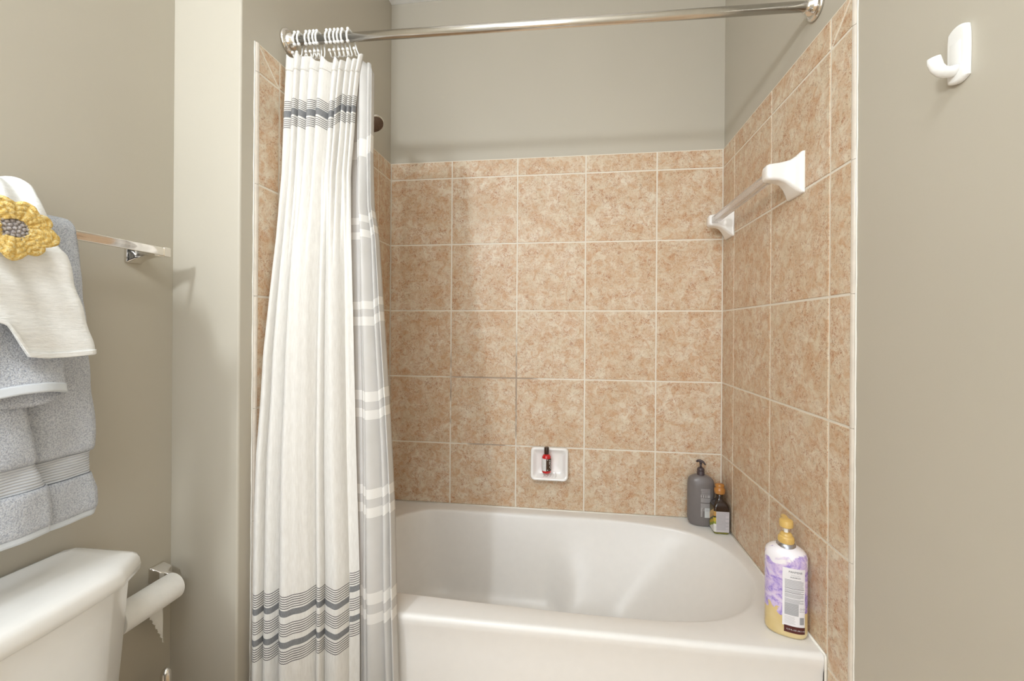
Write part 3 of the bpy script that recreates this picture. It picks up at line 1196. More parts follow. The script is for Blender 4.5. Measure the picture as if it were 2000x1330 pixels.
while hz > 0.040:
    S.patch(mb, lx0 + 0.005, lx1 - 0.020 - 0.006 * rnd.random(), z(hz - 0.0008), z(hz), 0.0010, 4, 6); hz -= 0.0034
for k in range(12): S.patch(mb, lx1 - 0.013 + k * 0.0009, lx1 - 0.0126 + k * 0.0009, z(0.043), z(0.062), 0.0010, 2, 1)
for cx2 in (lx1 - 0.0105, lx1 - 0.0040):
    for k in range(3):       # recycling triangles
        a = pi / 2 + 2 * pi * k / 3; b = a + 1.5
        p0 = (cx2 + 0.0029 * cos(a), 0.084 + 0.0029 * sin(a)); p1 = (cx2 + 0.0029 * cos(b), 0.084 + 0.0029 * sin(b))
        mb.add([S.at(p0[0], z(p0[1]), .001), S.at(p1[0], z(p1[1]), .001), S.at(lerp(cx2, p1[0], .68), z(lerp(.084, p1[1], .68)), .001), S.at(lerp(cx2, p0[0], .68), z(lerp(.084, p0[1], .68)), .001)], [(0, 1, 2, 3)], 2)
S.text(mb, 'RECYCLE', lx1 - 0.0075, z(0.0765), 0.0028, 0.0010, 2)
S.text(mb, '12.9 FL OZ (38.2 mL)', xc + 0.0015, z(0.0250), 0.0050, 0.0015, 0)
MAR = simple('maroon_label_band', '#4E1A16', 0.35)
lb = mb.build('back_label', [simple('pale_label_paper', '#ECEAEC', 0.45), MAR, INK, INKG, INKL], sb)
lb['label'] = 'white text label with maroon band'

# --- grey lotion bottle
gx, gy, gang = 0.7985, -0.0445, math.radians(-8)
gb = empty('lotion_bottle', (gx, gy, ZB))
tag(gb, 'tall matte grey pump bottle in the back corner of the tub deck', 'bottle')
GREY = simple('matte_grey_plastic', '#77716F', 0.30, None, 0.05)
DGREY = simple('dark_plum_grey_plastic', '#4A3F41', 0.35)
rg = []
GRX, GRY = 0.0535, 0.0335
for f, h in ((0.72, 0.0), (0.86, 0.004), (0.95, 0.014), (1.0, 0.030), (1.0, 0.09), (1.0, 0.168), (0.985, 0.178), (0.93, 0.188), (0.83, 0.196), (0.66, 0.203), (0.45, 0.207), (0.30, 0.2085)):
    rg.append([(x, y, ZB + 0.0005 + h) for x, y in oval(gx, gy, GRX * f, GRY * f if f > .6 else GRY * f * 1.25, gang, 56, 2.3)])
mb = MB(); mb.rings(rg); mb.build('body', GREY, gb)
gz = ZB + 0.2085
mb = MB(); mb.lathe((gx, gy, gz), [(0.0150, -0.002), (0.0150, 0.014), (0.0142, 0.0155), (0.0142, 0.018), (0.0150, 0.0195), (0.0140, 0.026), (0.0085, 0.031), (0.0055, 0.032)], 32)
mb.build('pump_collar', DGREY, gb, autos=40)
mb = MB(); mb.lathe((gx, gy, gz), [(0.0046, 0.031), (0.0040, 0.048)], 16); mb.build('pump_stem', DGREY, gb)
mb = MB()
c0 = Vector((gx - 0.002, gy, gz + 0.052))
pts = [c0 + Vector(q) for q in ((-0.0125, 0.006, 0.001), (-0.008, 0.003, 0.006), (0.0, 0, 0.0075), (0.010, -0.005, 0.004), (0.016, -0.009, -0.004), (0.0175, -0.010, -0.008))]
mb.tube(pts, [0.0065, 0.0085, 0.0085, 0.007, 0.0052, 0.0040], 16, sq=0.62)
mb.lathe((gx, gy, gz), [(0.0050, 0.046), (0.0062, 0.052), (0.0055, 0.060)], 16)
mb.build('pump_head', DGREY, gb)
S = OvalSurf(gx, gy, GRX, GRY, gang, 2.3)
mb = MB()
PR = simple('silver_grey_print', '#B4B0AE', 0.45)
sx0, sx1 = -0.004, 0.034
for h in [0.160, 0.1565, 0.153, 0.149, 0.1455, 0.141]:
    S.patch(mb, sx0 + 0.002 * (h < .15), sx1 - 0.001, z(h - 0.0014), z(h), 0.0006, 0, 10)
for k, (a, b) in enumerate(((0.0, 0.004), (0.008, 0.013), (0.017, 0.022), (0.025, 0.037))):
    S.patch(mb, sx0 + a, sx0 + b, z(0.124), z(0.135), 0.0006, 0, 4)
S.patch(mb, sx0, sx1, z(0.1365), z(0.1375), 0.0006, 0, 10)
hz = 0.1215
while hz > 0.070:
    if not 0.100 < hz < 0.105: S.patch(mb, sx0, sx1, z(hz - 0.0013), z(hz), 0.0006, 0, 10)
    hz -= 0.0022 if hz > 0.086 else 0.0034
hz = 0.082
S.patch(mb, sx0 + 0.015, sx1 + 0.002, z(0.042), z(0.082), 0.0010, 1, 12)
while hz > 0.044:
    S.patch(mb, sx0, sx0 + 0.005 + 0.003 * rnd.random(), z(hz - 0.0022), z(hz), 0.0006, 0, 3); hz -= 0.0032
for q in (0.076, 0.073, 0.070): S.patch(mb, sx0 + 0.018, sx0 + 0.031, z(q - 0.0009), z(q), 0.0014, 2, 6)
lb = mb.build('printed_text', [PR, simple('pale_sticker', '#C9CCCC', 0.5), INKG], gb)
lb['label'] = 'silver-grey printed text block with pale sticker'

# --- square dark bottle with orange cap
ox, oy = 0.8560, -0.1010
ob_ = empty('oil_bottle', (ox, oy, ZB))
tag(ob_, 'short square dark brown bottle with amber cap in front of the grey pump bottle', 'bottle')


def oil_mat():
    m = NT('dark_brown_glass_with_green_oil')
    ob = m.obj()
    sp = m.n('ShaderNodeSeparateXYZ'); m.l(ob, sp.inputs[0])
    c = m.ramp(sp.outputs[2], [(0.0, lin('#8A8A1E')), (0.010, lin('#6E6A14')), (0.020, lin('#2A1A0C')), (0.2, lin('#1E0F08'))])
    c = m.mix(m.math('MULTIPLY', m.noise(ob, 40, 2), 0.2), c, lin('#3A1E10'))
    m.set(color=c, rough=0.06, coat=0.6)
    return m.m


rg = []
for f, h, r in ((0.84, 0, .007), (0.95, 0.002, .008), (1.0, 0.007, .008), (1.0, 0.05, .008), (1.0, 0.104, .008), (0.97, 0.110, .009), (0.88, 0.117, .011), (0.70, 0.125, .013), (0.52, 0.131, .012), (0.44, 0.136, .0115), (0.415, 0.142, .0115), (0.415, 0.158, .0115)):
    rg.append([(x, y, ZB + 0.0005 + h) for x, y in rrect(ox, oy, 0.0300 * f, 0.0300 * f, r * 1.0, 6)])
mb = MB(); mb.rings(rg); mb.build('body', oil_mat(), ob_, loc=(ox, oy, ZB))
AMB = simple('amber_orange_plastic', '#B97C38', 0.25, None, 0.12, coat=0.5)
mb = MB()
mb.lathe((ox, oy, ZB), [(0.0190, 0.1560), (0.0205, 0.158), (0.0208, 0.172), (0.0190, 0.1765), (0.0165, 0.178), (0.0160, 0.181), (0.0175, 0.184), (0.0180, 0.189), (0.0150, 0.1935), (0.006, 0.195)], 36)
c_ = mb.build('cap', AMB, ob_, autos=50); c_['label'] = 'amber orange screw cap'
mb = MB()
yf = oy - 0.0304
mb.grid(4, 1, lambda a, b: (lerp(ox - 0.0225, ox + 0.0275, a), yf, lerp(z(0.010), z(0.092), b)))
hz = 0.088
while hz > 0.018:
    e = 0.046 if rnd.random() < 0.75 else 0.034
    zz1 = z(hz)
    mb.grid(1, 1, lambda a, b: (lerp(ox - 0.0205, ox - 0.0205 + e, a), yf - 0.0003, lerp(zz1 - 0.0010, zz1, b)), 1)
    hz -= 0.0031
lb = mb.build('back_label', [simple('lilac_grey_label', '#CFC9CB', 0.5), INKG], ob_)
lb['label'] = 'pale grey text label'


def side_mat():
    m = NT('gold_green_white_label_print')
    ob = m.obj()
    sp = m.n('ShaderNodeSeparateXYZ'); m.l(ob, sp.inputs[0])
    zz_ = m.math('ADD', sp.outputs[2], m.math('MULTIPLY', sp.outputs[1], 0.6))
    zz_ = m.math('ADD', zz_, m.math('MULTIPLY', m.noise(ob, 70, 3), 0.02))
    c = m.ramp(zz_, [(0.0, lin('#D8D6D0')), (0.020, lin('#E4E2DC')), (0.034, lin('#8E9A3A')), (0.046, lin('#C9AE3C')), (0.056, lin('#3E3A1C')), (0.066, lin('#B98C4A')), (0.082, lin('#C9A25A')), (0.092, lin('#5A4A22'))], 'CONSTANT')
    m.set(color=c, rough=0.4)
    return m.m


mb = MB()
xs = ox - 0.0304
mb.grid(1, 4, lambda a, b: (xs, lerp(oy + 0.0225, oy - 0.0225, a), lerp(z(0.010), z(0.108), b)))
mb.grid(5, 1, lambda a, b: (ox - 0.022 - 0.0084 * cos(a * pi / 2), oy - 0.022 - 0.0084 * sin(a * pi / 2), lerp(z(0.010), z(0.092), b)))
lb = mb.build('front_label', side_mat(), ob_, loc=(ox, oy, ZB))
lb['label'] = 'gold, green and white front label'

# ------------------------------------------------------------------ adhesive wall hook (right wall)
hk = empty('wall_hook', (XR + G, -1.091, 1.69))
tag(hk, 'white plastic adhesive hook on the painted wall right of the tiles', 'wall hook')
hy, hz0, hz1 = -1.0905, 1.6400, 1.7360
XW = XR + G - 0.0005
hc = (hz0 + hz1) / 2


def hook_plate(hw, hh, x):
    out = []
    n = 10
    for k in range(n + 1):          # bottom curve, bowed
        t = -1 + 2 * k / n
        out.append((x, hy + t * hw, hc - hh + 0.006 * t * t * 1.0))
    for k in range(5):              # slightly bowed right side
        t = (k + 1) / 6
        out.append((x, hy + hw * (1 + 0.05 * sin(pi * t)), lerp(hc - hh + 0.006, hc + hh - 0.006, t)))
    for k in range(n + 1):
        t = 1 - 2 * k / n
        out.append((x, hy + t * hw * 0.94, hc + hh - 0.006 * t * t))
    for k in range(5):
        t = 1 - (k + 1) / 6
        out.append((x, hy - hw * (1 + 0.05 * sin(pi * t)), lerp(hc - hh + 0.006, hc + hh - 0.006, t)))
    return out


mb = MB(); mb.rings([hook_plate(0.0165, 0.0475, XW), hook_plate(0.0172, 0.0480, XW - 0.003), hook_plate(0.0170, 0.0478, XW - 0.007), hook_plate(0.0145, 0.0455, XW - 0.0095), hook_plate(0.0130, 0.0440, XW - 0.0098)])
mb.build('back_plate', PLAST, hk, autos=50)
mb = MB()
rg = []
path = [(0.008, 1.662, 0), (0.016, 1.6600, 10), (0.024, 1.6595, 0), (0.031, 1.6620, -25), (0.037, 1.6680, -50), (0.0405, 1.6770, -75), (0.0420, 1.6850, -85)]
pts = [(XW - a, hy, b) for a, b, c in path]
mb.tube(pts, [0.0075, 0.0068, 0.0066, 0.0068, 0.0070, 0.0072, 0.0066], 18, sq=1.35)
mb.build('hook_arm', PLAST, hk)
mb = MB(); mb.box(XW - 0.0104, XW - 0.0096, hy - 0.0095, hy + 0.0095, 1.668, 1.708); mb.build('inset_panel', PLAST, hk, bevel=0.0003)

# ------------------------------------------------------------------ chrome towel bar (left wall)
cb = empty('towel_bar', (XLL, -1.2, 1.405))
tag(cb, 'polished chrome flat towel bar on the left wall carrying the towels', 'towel bar')
for yc in (-0.985, -1.585):
    rg = []
    for h, hy_, hz_, r in [(0.0, .0185, .0230, .004), (0.005, .0185, .0230, .004), (0.008, .0170, .0210, .004), (0.020, .0145, .0150, .004), (0.038, .0135, .0120, .004), (0.055, .0130, .0115, .003), (0.0625, .0130, .0115, .003)]:
        rg.append([(XLL + 0.0003 + h, a, b) for a, b in rrect(yc + (0.012 if yc > -1.2 else -0.012) * sstep(0, 0.05, h), 1.4000 + 0.008 * sstep(0, 0.05, h), hy_, hz_, r, 4)])
    mb = MB(); mb.rings(rg); mb.build('post', CHROME, cb, autos=40)
mb = MB()
rg = []
for y_ in (-0.962, -1.61):
    rg.append([(a, y_, b) for a, b in rrect(XLL + 0.0665, 1.4085, 0.0050, 0.0100, 0.002, 3)])
mb.rings(rg); mb.build('bar', CHROME, cb, autos=40)
mb = MB()
for y0_, y1_ in ((-0.9545, -0.9700), (-1.602, -1.6175)):
    mb = MB()
    mb.rings([[(a, y_, b) for a, b in rrect(XLL + 0.0665, 1.4085, 0.0064, 0.0114, 0.002, 3)] for y_ in (y0_, y1_)])
    mb.build('end_cap', CHROME, cb, autos=40)


# ------------------------------------------------------------------ towels
def terry(name, hexa, hexb, strength=1.0):
    m = NT(name)
    ob = m.obj()
    f1 = m.noise(ob, 420, 3, 0.7)
    f2 = m.noise(ob, 55, 3, 0.6)
    pile = m.ramp(f1, [(0.36, lin(hexa)), (0.58, lin(hexb))])
    m.set(color=pile, rough=1.0, spec=0.05, sheen=0.3)
    m.bump(m.math('ADD', f1, m.math('MULTIPLY', f2, 0.5)), 0.9 * strength, 0.004)
    return m.m


TERRY = terry('blue_grey_terry', '#ABB0BC', '#E0E3E8')
DOBBY = NT('blue_grey_dobby_weave')
_sp = DOBBY.n('ShaderNodeSeparateXYZ'); DOBBY.l(DOBBY.n('ShaderNodeUVMap', uv_map='UVMap').outputs[0], _sp.inputs[0])
_w = DOBBY.math('SINE', DOBBY.math('MULTIPLY', _sp.outputs[1], 2 * pi / 0.0052))
DOBBY.set(color=DOBBY.ramp(_w, [(0.0, lin('#C2C6CC')), (0.55, lin('#DDE0E4'))]), rough=0.8, spec=0.1)
DOBBY.bump(_w, 0.6, 0.0014)
HEMM = simple('pale_blue_woven_hem', '#D5DADF', 0.85, (300, 0.3, 0.001))
MUSL = NT('white_muslin')
_o = MUSL.obj()
_mp = MUSL.n('ShaderNodeMapping'); _mp.inputs['Scale'].default_value = (60, 60, 300); MUSL.l(_o, _mp.inputs[0])
_n = MUSL.noise(_mp.outputs[0], 1.0, 4, 0.65)
MUSL.set(color=MUSL.ramp(_n, [(0.3, lin('#E9EAE8')), (0.65, lin('#F6F7F5'))]), rough=0.95, spec=0.05)
MUSL.bump(_n, 0.7, 0.002)

BARX, BARZ = XLL + 0.0665, 1.4085


def drape(mb, yR, yL, zbot, rad, xfront, fold, NU=60, NV=90, z0=None, uvs=True, mi_of=None, back=0.30, capz=None):
    """cloth over the bar: rises behind it, rounds over, hangs in front"""
    # path parameter: t in [0,1]; first part behind, then arc, then the front drop
    zt = BARZ + rad * 0.2
    Lb = back
    La = pi * rad
    Lf = zt - zbot
    tot = Lb + La + Lf

    def fn(s, t):
        d = t * tot
        if d < Lb:
            x = BARX - min(rad, BARX - XLL - 0.012); zz_ = zt - (Lb - d)
        elif d < Lb + La:
            a = (d - Lb) / rad
            r1 = min(rad, BARX - XLL - 0.012)
            x = BARX - (r1 if a < pi / 2 else rad) * cos(a); zz_ = zt + rad * sin(a)
        else:
            q = d - Lb - La
            zz_ = zt - q
            x = BARX + rad + (xfront - BARX - rad) * sstep(0, 0.12, q)
        fr = 0 if d < Lb else min(1, (d - Lb) / La)
        yr = yR(zz_) if callable(yR) else yR
        y = lerp(yr, yL, s)
        x += fold(y, zz_, s) * fr
        return (x, y, zz_)
    mb.grid(NU, NV, fn, uvf=lambda s, t: (s, BARZ - (t * tot - Lb - La)))
    return fn


# large bath towel: two stacked folds, the front one set back from the right edge
def rndn(y, z_):
    return 0.0018 * sin(y * 90 + 3 * sin(z_ * 23)) + 0.0012 * sin(z_ * 70 + y * 40)


bt = empty('bath_towel', (BARX, -1.3, BARZ))
tag(bt, 'large blue-grey terry bath towel folded over the chrome bar, lowest of the three towels', 'towel')
YR = [(0.835, -1.1300), (0.845, -1.1265), (0.89, -1.1265), (0.915, -1.1345), (0.965, -1.1350), (0.975, -1.1305), (1.00, -1.1305), (1.074, -1.1365), (1.168, -1.1450), (1.26, -1.153), (1.36, -1.161), (1.428, -1.168), (1.46, -1.175)]
YF = [(0.845, -1.215), (0.93, -1.222), (0.97, -1.238), (1.08, -1.256), (1.20, -1.268), (1.45, -1.285)]


def towel_layer(yedge, xf, zb, thick, name, foldf, rad):
    """terry body plus dobby band and hem as their own parts"""
    z_h = [(zb, zb + 0.013, 'hem'), (zb + 0.013, zb + 0.085, 'terry'), (zb + 0.085, zb + 0.135, 'band'), (zb + 0.135, 9, 'terry')]
    NU = 70
    mbs = {'hem': MB(), 'terry': MB(), 'band': MB()}

    def edge(z_): return interp(z_, yedge)

    def pt(s, z_, xo):
        y = lerp(edge(z_), -1.56, s)
        e = 1 - min(1, s / 0.03)            # rounded fold at the right edge
        return (xf + xo + foldf(y, z_) - thick * 0.9 * e * e, y, z_)
    for z0_, z1_, k in z_h:
        xo = {'hem': -0.001, 'terry': 0.002, 'band': -0.0028}[k]
        if z1_ < 9:
            nv = max(3, int((z1_ - z0_) / 0.004))

            def f2(s, t, z0_=z0_, z1_=z1_, k=k, xo=xo):
                z_ = lerp(z0_, z1_, t)
                b = min(t, 1 - t) * (z1_ - z0_)
                d = xo if k != 'terry' else xo * min(1, b / 0.006) - 0.0015 * (1 - min(1, b / 0.006))
                p = pt(s, z_, d)
                if k != 'terry': p = (p[0], p[1] + (-0.003 if s < 0.01 else 0), p[2])
                return p
            mbs[k].grid(NU, nv, f2, uvf=lambda s, t, z0_=z0_, z1_=z1_: (s, lerp(z0_, z1_, t)))
        else:
            zt = BARZ
            Lf = zt - z0_; La = pi * rad; tot = Lf + La + 0.25
            r1 = min(rad, BARX - XLL - 0.014)

            def f3(s, t):
                d = t * tot
                if d < Lf:
                    z_ = z0_ + d
                    p = pt(s, z_, xo * min(1, d / 0.006))
                    kq = sstep(zt - 0.10, zt, z_)
                    return (lerp(p[0], BARX + rad, kq), p[1], z_)
                if d < Lf + La:
                    a = (d - Lf) / rad
                    x = BARX + (rad if a < pi / 2 else r1) * cos(a)
                    z_ = zt + rad * sin(a)
                    return (x, lerp(edge(z_), -1.56, s), z_)
                z_ = zt - (d - Lf - La)
                return (BARX - r1, lerp(-1.165, -1.56, s), z_)
            mbs[k].grid(NU, 130, f3, uvf=lambda s, t: (s, t))
    return mbs


def ff1(y, z_): return 0.0030 * sin(y * 31 + 1.3) * sstep(1.4, 1.0, z_) + rndn(y, z_)


def ff2(y, z_): return 0.0050 * sin(y * 24 + 0.4) * sstep(1.4, 1.0, z_) + rndn(y + 3, z_)


for yedge, xf, zb, th, rad, ffn in ((YR, XLL + 0.100, 0.838, 0.016, 0.024, ff1), (YF, XLL + 0.120, 0.8445, 0.016, 0.033, ff2)):
    mbs = towel_layer(yedge, xf, zb, th, '', ffn, rad)
    a = mbs['terry'].build('terry_layer', TERRY, bt, solid=0.008)
    b_ = mbs['band'].build('woven_band', DOBBY.m, bt, solid=0.004)
    c_ = mbs['hem'].build('hem', HEMM, bt, solid=0.006)

# hand towel between the bath towel and the white towel
ht = empty('hand_towel', (BARX, -1.35, BARZ))
tag(ht, 'small blue-grey hand towel hanging between the bath towel and the white flower towel', 'towel')


def hand_y(z_): return interp(z_, [(1.08, -1.2175), (1.10, -1.2155), (1.14, -1.2180), (1.17, -1.222), (1.25, -1.236), (1.36, -1.25), (1.45, -1.27)])


def hand_fn(front):
    def f(s, t):
        zb = 1.104 if front else 1.094
        tot = (BARZ - zb) + pi * 0.046 / 2
        d = t * tot
        rad = 0.049 if front else 0.042
        y_s = s
        if d < BARZ - zb:
            z_ = zb + d
            x = XLL + (0.150 if front else 0.141)
            # lower edge bellies out and sags like a pocket
            bel = 1 - sstep(0.0, 0.075, z_ - zb)
            y = lerp(hand_y(z_), -1.55, y_s)
            if front: x += 0.018 * bel * sin(min(1, (hand_y(z_) - y) / 0.10) * pi) ** 1.0 if (hand_y(z_) - y) < 0.10 else 0
            e = max(0, 1 - (hand_y(z_) - y) / 0.008)
            x -= 0.008 * e * e
            z_ += (0.009 if front else -0.012) * sin(min(1, (hand_y(z_) - y) / 0.11) * pi) * bel
            kq = sstep(BARZ - 0.08, BARZ, z_)
            return (lerp(x, BARX + rad, kq) + rndn(y, z_), y, z_)
        a = (d - (BARZ - zb)) / 0.046
        return (BARX + rad * cos(a), lerp(hand_y(1.44), -1.55, y_s), BARZ + rad * sin(a))
    return f


mb = MB(); mb.grid(70, 90, hand_fn(True), uvf=lambda s, t: (s, t)); mb.build('terry_front', TERRY, ht, solid=0.005)
mb = MB(); mb.grid(70, 60, hand_fn(False), uvf=lambda s, t: (s, t)); mb.build('terry_back', TERRY, ht, solid=0.005)
mb = MB()
hf = hand_fn(True)
mb.grid(70, 5, lambda s, t: tuple(Vector(hf(s, t * 0.045)) + Vector((0.0032, 0.0012 * (1 - min(1, s * 20)), -0.004))), uvf=lambda s, t: (s, t))
mb.build('hem', HEMM, ht, solid=0.003)

# white muslin towel with the crocheted flower
wt_ = empty('kitchen_towel', (BARX, -1.3, BARZ + 0.05))
tag(wt_, 'white muslin towel with a yellow crocheted flower, draped on top of the blue-grey towels', 'towel')


def w_right(z_): return interp(z_, [(1.1645, -1.1935), (1.172, -1.1900), (1.1945, -1.1935), (1.239, -1.2055), (1.295, -1.2215), (1.3485, -1.2332), (1.358, -1.2400), (1.382, -1.2480), (1.420, -1.2580), (1.447, -1.2693), (1.460, -1.275), (1.475, -1.286)])


def w_left_bottom(y):  # lower edge of the cloth as a function of y
    return interp(y, [(-1.56, 1.33), (-1.40, 1.262), (-1.3153, 1.2231), (-1.297, 1.190), (-1.2874, 1.1706), (-1.26, 1.1660), (-1.23, 1.1665), (-1.18, 1.1710)])


def white_pt(s, t, dx=0.0):
    """s: right edge to left; t: bottom to top (over the bar)"""
    ztop = BARZ
    rad = 0.062
    nA = 0.78
    if t < nA:
        q = t / nA
        # find y by going along the row; the row heights follow the slanted lower edge
        yb = lerp(-1.190, -1.56, s)
        zlo = w_left_bottom(yb)
        z_ = lerp(zlo, ztop, q)
        kq = sstep(ztop - 0.06, ztop, z_)
        y = lerp(w_right(z_) + 0.027 * kq, -1.56, s)
        if q < 0.25: y = lerp(yb, y, q / 0.25)
        x = XLL + 0.172 + 0.004 * sin(y * 60 + z_ * 14) * (0.4 + 0.6 * (1 - q)) + 0.0018 * sin(z_ * 95 + y * 30) + 0.0025 * sin(y * 150 + z_ * 60) * q
        e = max(0, 1 - (w_right(z_) - y) / 0.010)
        x -= 0.006 * e * e
        kq = sstep(ztop - 0.06, ztop, z_)
        x = lerp(x, BARX + rad + 0.005 * sin(y * 110), kq)
        return (x + dx, y, z_)
    a = (t - nA) / (1 - nA) * pi * 0.80
    y = lerp(interp(a, [(0, -1.228), (0.31, -1.238), (0.63, -1.243), (0.94, -1.240), (1.26, -1.233), (1.57, -1.224), (2.0, -1.215), (2.6, -1.210)]), -1.56, s)
    rr_ = rad + 0.0030 * sin(y * 150)
    xx = BARX + rr_ * cos(a)
    return (max(XLL + 0.015, xx), y, BARZ + rr_ * 1.24 * sin(a))


mb = MB(); mb.grid(110, 120, white_pt, uvf=lambda s, t: (s, t)); mb.build('cloth', MUSL.m, wt_, solid=0.003)
mb = MB(); mb.grid(110, 5, lambda s, t: white_pt(s, t * 0.030, 0.0028), uvf=lambda s, t: (s, t)); mb.build('hem', MUSL.m, wt_, solid=0.003)

# flower: two rings of ribbed petals around a grey puff-stitch centre
YEL = NT('yellow_crochet_cotton')
_n = YEL.noise(YEL.obj(), 260, 3, 0.7)
YEL.set(color=YEL.ramp(_n, [(0.32, lin('#E0B45C')), (0.5, lin('#F0D080')), (0.68, lin('#FAEBB8'))]), rough=0.9, spec=0.1)
YEL.bump(_n, 0.9, 0.003)
GRC = NT('grey_crochet_cotton')
_n = GRC.noise(GRC.obj(), 300, 3, 0.7)
GRC.set(color=GRC.ramp(_n, [(0.35, lin('#A39C9C')), (0.62, lin('#DAD4D2'))]), rough=0.95, spec=0.1)
GRC.bump(_n, 0.9, 0.003)
fcy, fcz = -1.3160, 1.3775
fx = XLL + 0.1800


def petal(mb, a0, r0, r1, wid, x0, lift):
    nu, nv = 26, 22

    def fn(s, t):
        r = lerp(r0, r1, t)
        u = (s - 0.5) * 2
        # fan widening outwards with a rounded tip
        w_ = wid * (0.42 + 0.72 * t) * sqrt(max(0.0, 1 - max(0, (t - 0.70) / 0.30) ** 2 * 0.75))
        a = a0 + u * w_ / max(r, 0.012)
        rr_ = r - 0.010 * t * u * u
        h = lift * (1 - u * u) ** 0.5 * (0.5 + 0.5 * sin(pi * min(1, t * 0.9 + 0.15)))
        h += 0.0020 * abs(sin(u * pi * 1.6)) + 0.0022 * abs(sin(t * pi * 4 + 2.5 * abs(u)))    # ribs and rows of stitches
        if t > 0.96: h *= 0.4
        return (x0 + h + 0.0015 * sin(a * 5), fcy - 1.16 * rr_ * sin(a), fcz + rr_ * cos(a))
    mb.grid(nu, nv, fn)


NPET = 9
for k in range(NPET):
    mb = MB()
    petal(mb, 2 * pi * k / NPET + 0.35, 0.015, 0.0500 + 0.003 * sin(k * 2.3), 0.0245, fx + (0.0015 if k % 2 else 0.0050), 0.0075)
    p_ = mb.build('petal', YEL.m, wt_, solid=0.002)
    if k == 0: p_['label'] = 'yellow crocheted petal'
mb = MB()
mb.lathe((fx - 0.002, fcy, fcz), [(0.019, 0.0), (0.020, 0.006), (0.016, 0.0105), (0.006, 0.0125)], 30, 'x')
for ring, cnt, r in ((0.0, 1, 0.0030), (0.0065, 6, 0.0032), (0.0120, 11, 0.0033), (0.0172, 16, 0.0032)):
    for k in range(cnt):
        a = 2 * pi * k / max(1, cnt) + ring * 50
        mb.ball((fx + 0.0115 - ring * 0.16, fcy + ring * cos(a), fcz + ring * sin(a)), r, 8, 6)
fc = mb.build('flower_center', GRC.m, wt_)
fc['label'] = 'grey crocheted flower centre'

# ------------------------------------------------------------------ toilet
tl_ = empty('toilet', (XLL + 0.10, -1.345, 0))
tag(tl_, 'white porcelain toilet with chamfered tank lid against the left wall', 'toilet')
YC_ = -1.345


def tank_ring(xb, xf_, hw, ch, z_, bow=0.0, rr=0.0):
    """octagonal plan: straight back on the wall, chamfered corners, gently bowed front"""
    P = [(xb, hw - ch * 0.35), (xb + ch * 0.0, hw - ch * 0.35)]
    out = []
    # going from back-right to front-right to front-left to back-left
    q = [(xb, hw - 0.012), (xb + 0.012, hw), (xf_ - ch * 0.75, hw + 0.0), (xf_ - ch * 0.62, hw - 0.006), (xf_ - 0.010, hw - ch * 0.92), (xf_ - 0.003, hw - ch * 1.10)]
    n = 10
    right = q
    front = []
    for k in range(1, n):
        t = k / n
        y = lerp(hw - ch * 1.10, -(hw - ch * 1.10), t)
        front.append((xf_ - 0.003 + bow * (1 - (2 * t - 1) ** 2), y))
    left = [(x, -y) for x, y in reversed(q)]
    return [(x, YC_ + y, z_) for x, y in right + front + left]


xb = XLL + 0.012
mb = MB()
mb.rings([tank_ring(xb + 0.012, xb + 0.150, 0.205, 0.040, 0.385, 0.006), tank_ring(xb + 0.006, xb + 0.165, 0.215, 0.045, 0.40, 0.008), tank_ring(xb + 0.004, xb + 0.176, 0.224, 0.050, 0.56, 0.010), tank_ring(xb + 0.003, xb + 0.184, 0.232, 0.054, 0.711, 0.010)])
mb.build('tank', PORC, tl_, smooth=True, bevel=0.007, seg=3, autos=35)
mb = MB()
L0, L1 = xb, xb + 0.197
mb.rings([tank_ring(L0 + 0.004, L1 - 0.005, 0.241, 0.058, 0.7105, 0.010), tank_ring(L0, L1, 0.246, 0.060, 0.7140, 0.010), tank_ring(L0, L1 + 0.001, 0.247, 0.060, 0.726, 0.010), tank_ring(L0, L1 - 0.001, 0.246, 0.060, 0.7370, 0.010),
          tank_ring(L0 + 0.001, L1 - 0.005, 0.243, 0.058, 0.7440, 0.010), tank_ring(L0 + 0.002, L1 - 0.013, 0.238, 0.054, 0.7490, 0.010), tank_ring(L0 + 0.005, L1 - 0.028, 0.229, 0.048, 0.7525, 0.009), tank_ring(L0 + 0.012, L1 - 0.050, 0.212, 0.040, 0.7540, 0.008)])
mb.build('tank_lid', PORC, tl_, smooth=True)
# bowl, seat and lid below the frame
mb = MB()


def bowl_ring(z_, xb_, xf_, hw, n=40):
    out = []
    cx_ = (xb_ + xf_) / 2
    for i in range(n):
        a = 2 * pi * i / n
        out.append((cx_ + (xf_ - xb_) / 2 * cos(a), YC_ + hw * (abs(sin(a)) ** 0.85) * math.copysign(1, sin(a)) * (1 if cos(a) > 0 else 1), z_))
    return out


bb = xb + 0.10
mb.rings([bowl_ring(0.001, bb, bb + 0.46, 0.11), bowl_ring(0.10, bb + 0.01, bb + 0.44, 0.10), bowl_ring(0.22, bb, bb + 0.50, 0.13), bowl_ring(0.33, bb - 0.06, bb + 0.56, 0.175), bowl_ring(0.378, bb - 0.085, bb + 0.57, 0.18), bowl_ring(0.384, bb - 0.08, bb + 0.565, 0.175)])
mb.build('bowl', PORC, tl_)
mb = MB(); mb.rings([bowl_ring(0.387, bb + 0.10, bb + 0.575, 0.180), bowl_ring(0.402, bb + 0.10, bb + 0.578, 0.183), bowl_ring(0.405, bb + 0.105, bb + 0.572, 0.178)]); mb.build('seat', PORC, tl_)
mb = MB(); mb.rings([bowl_ring(0.407, bb + 0.10, bb + 0.575, 0.182), bowl_ring(0.420, bb + 0.10, bb + 0.575, 0.183), bowl_ring(0.427, bb + 0.12, bb + 0.555, 0.165)]); mb.build('seat_lid', PORC, tl_)
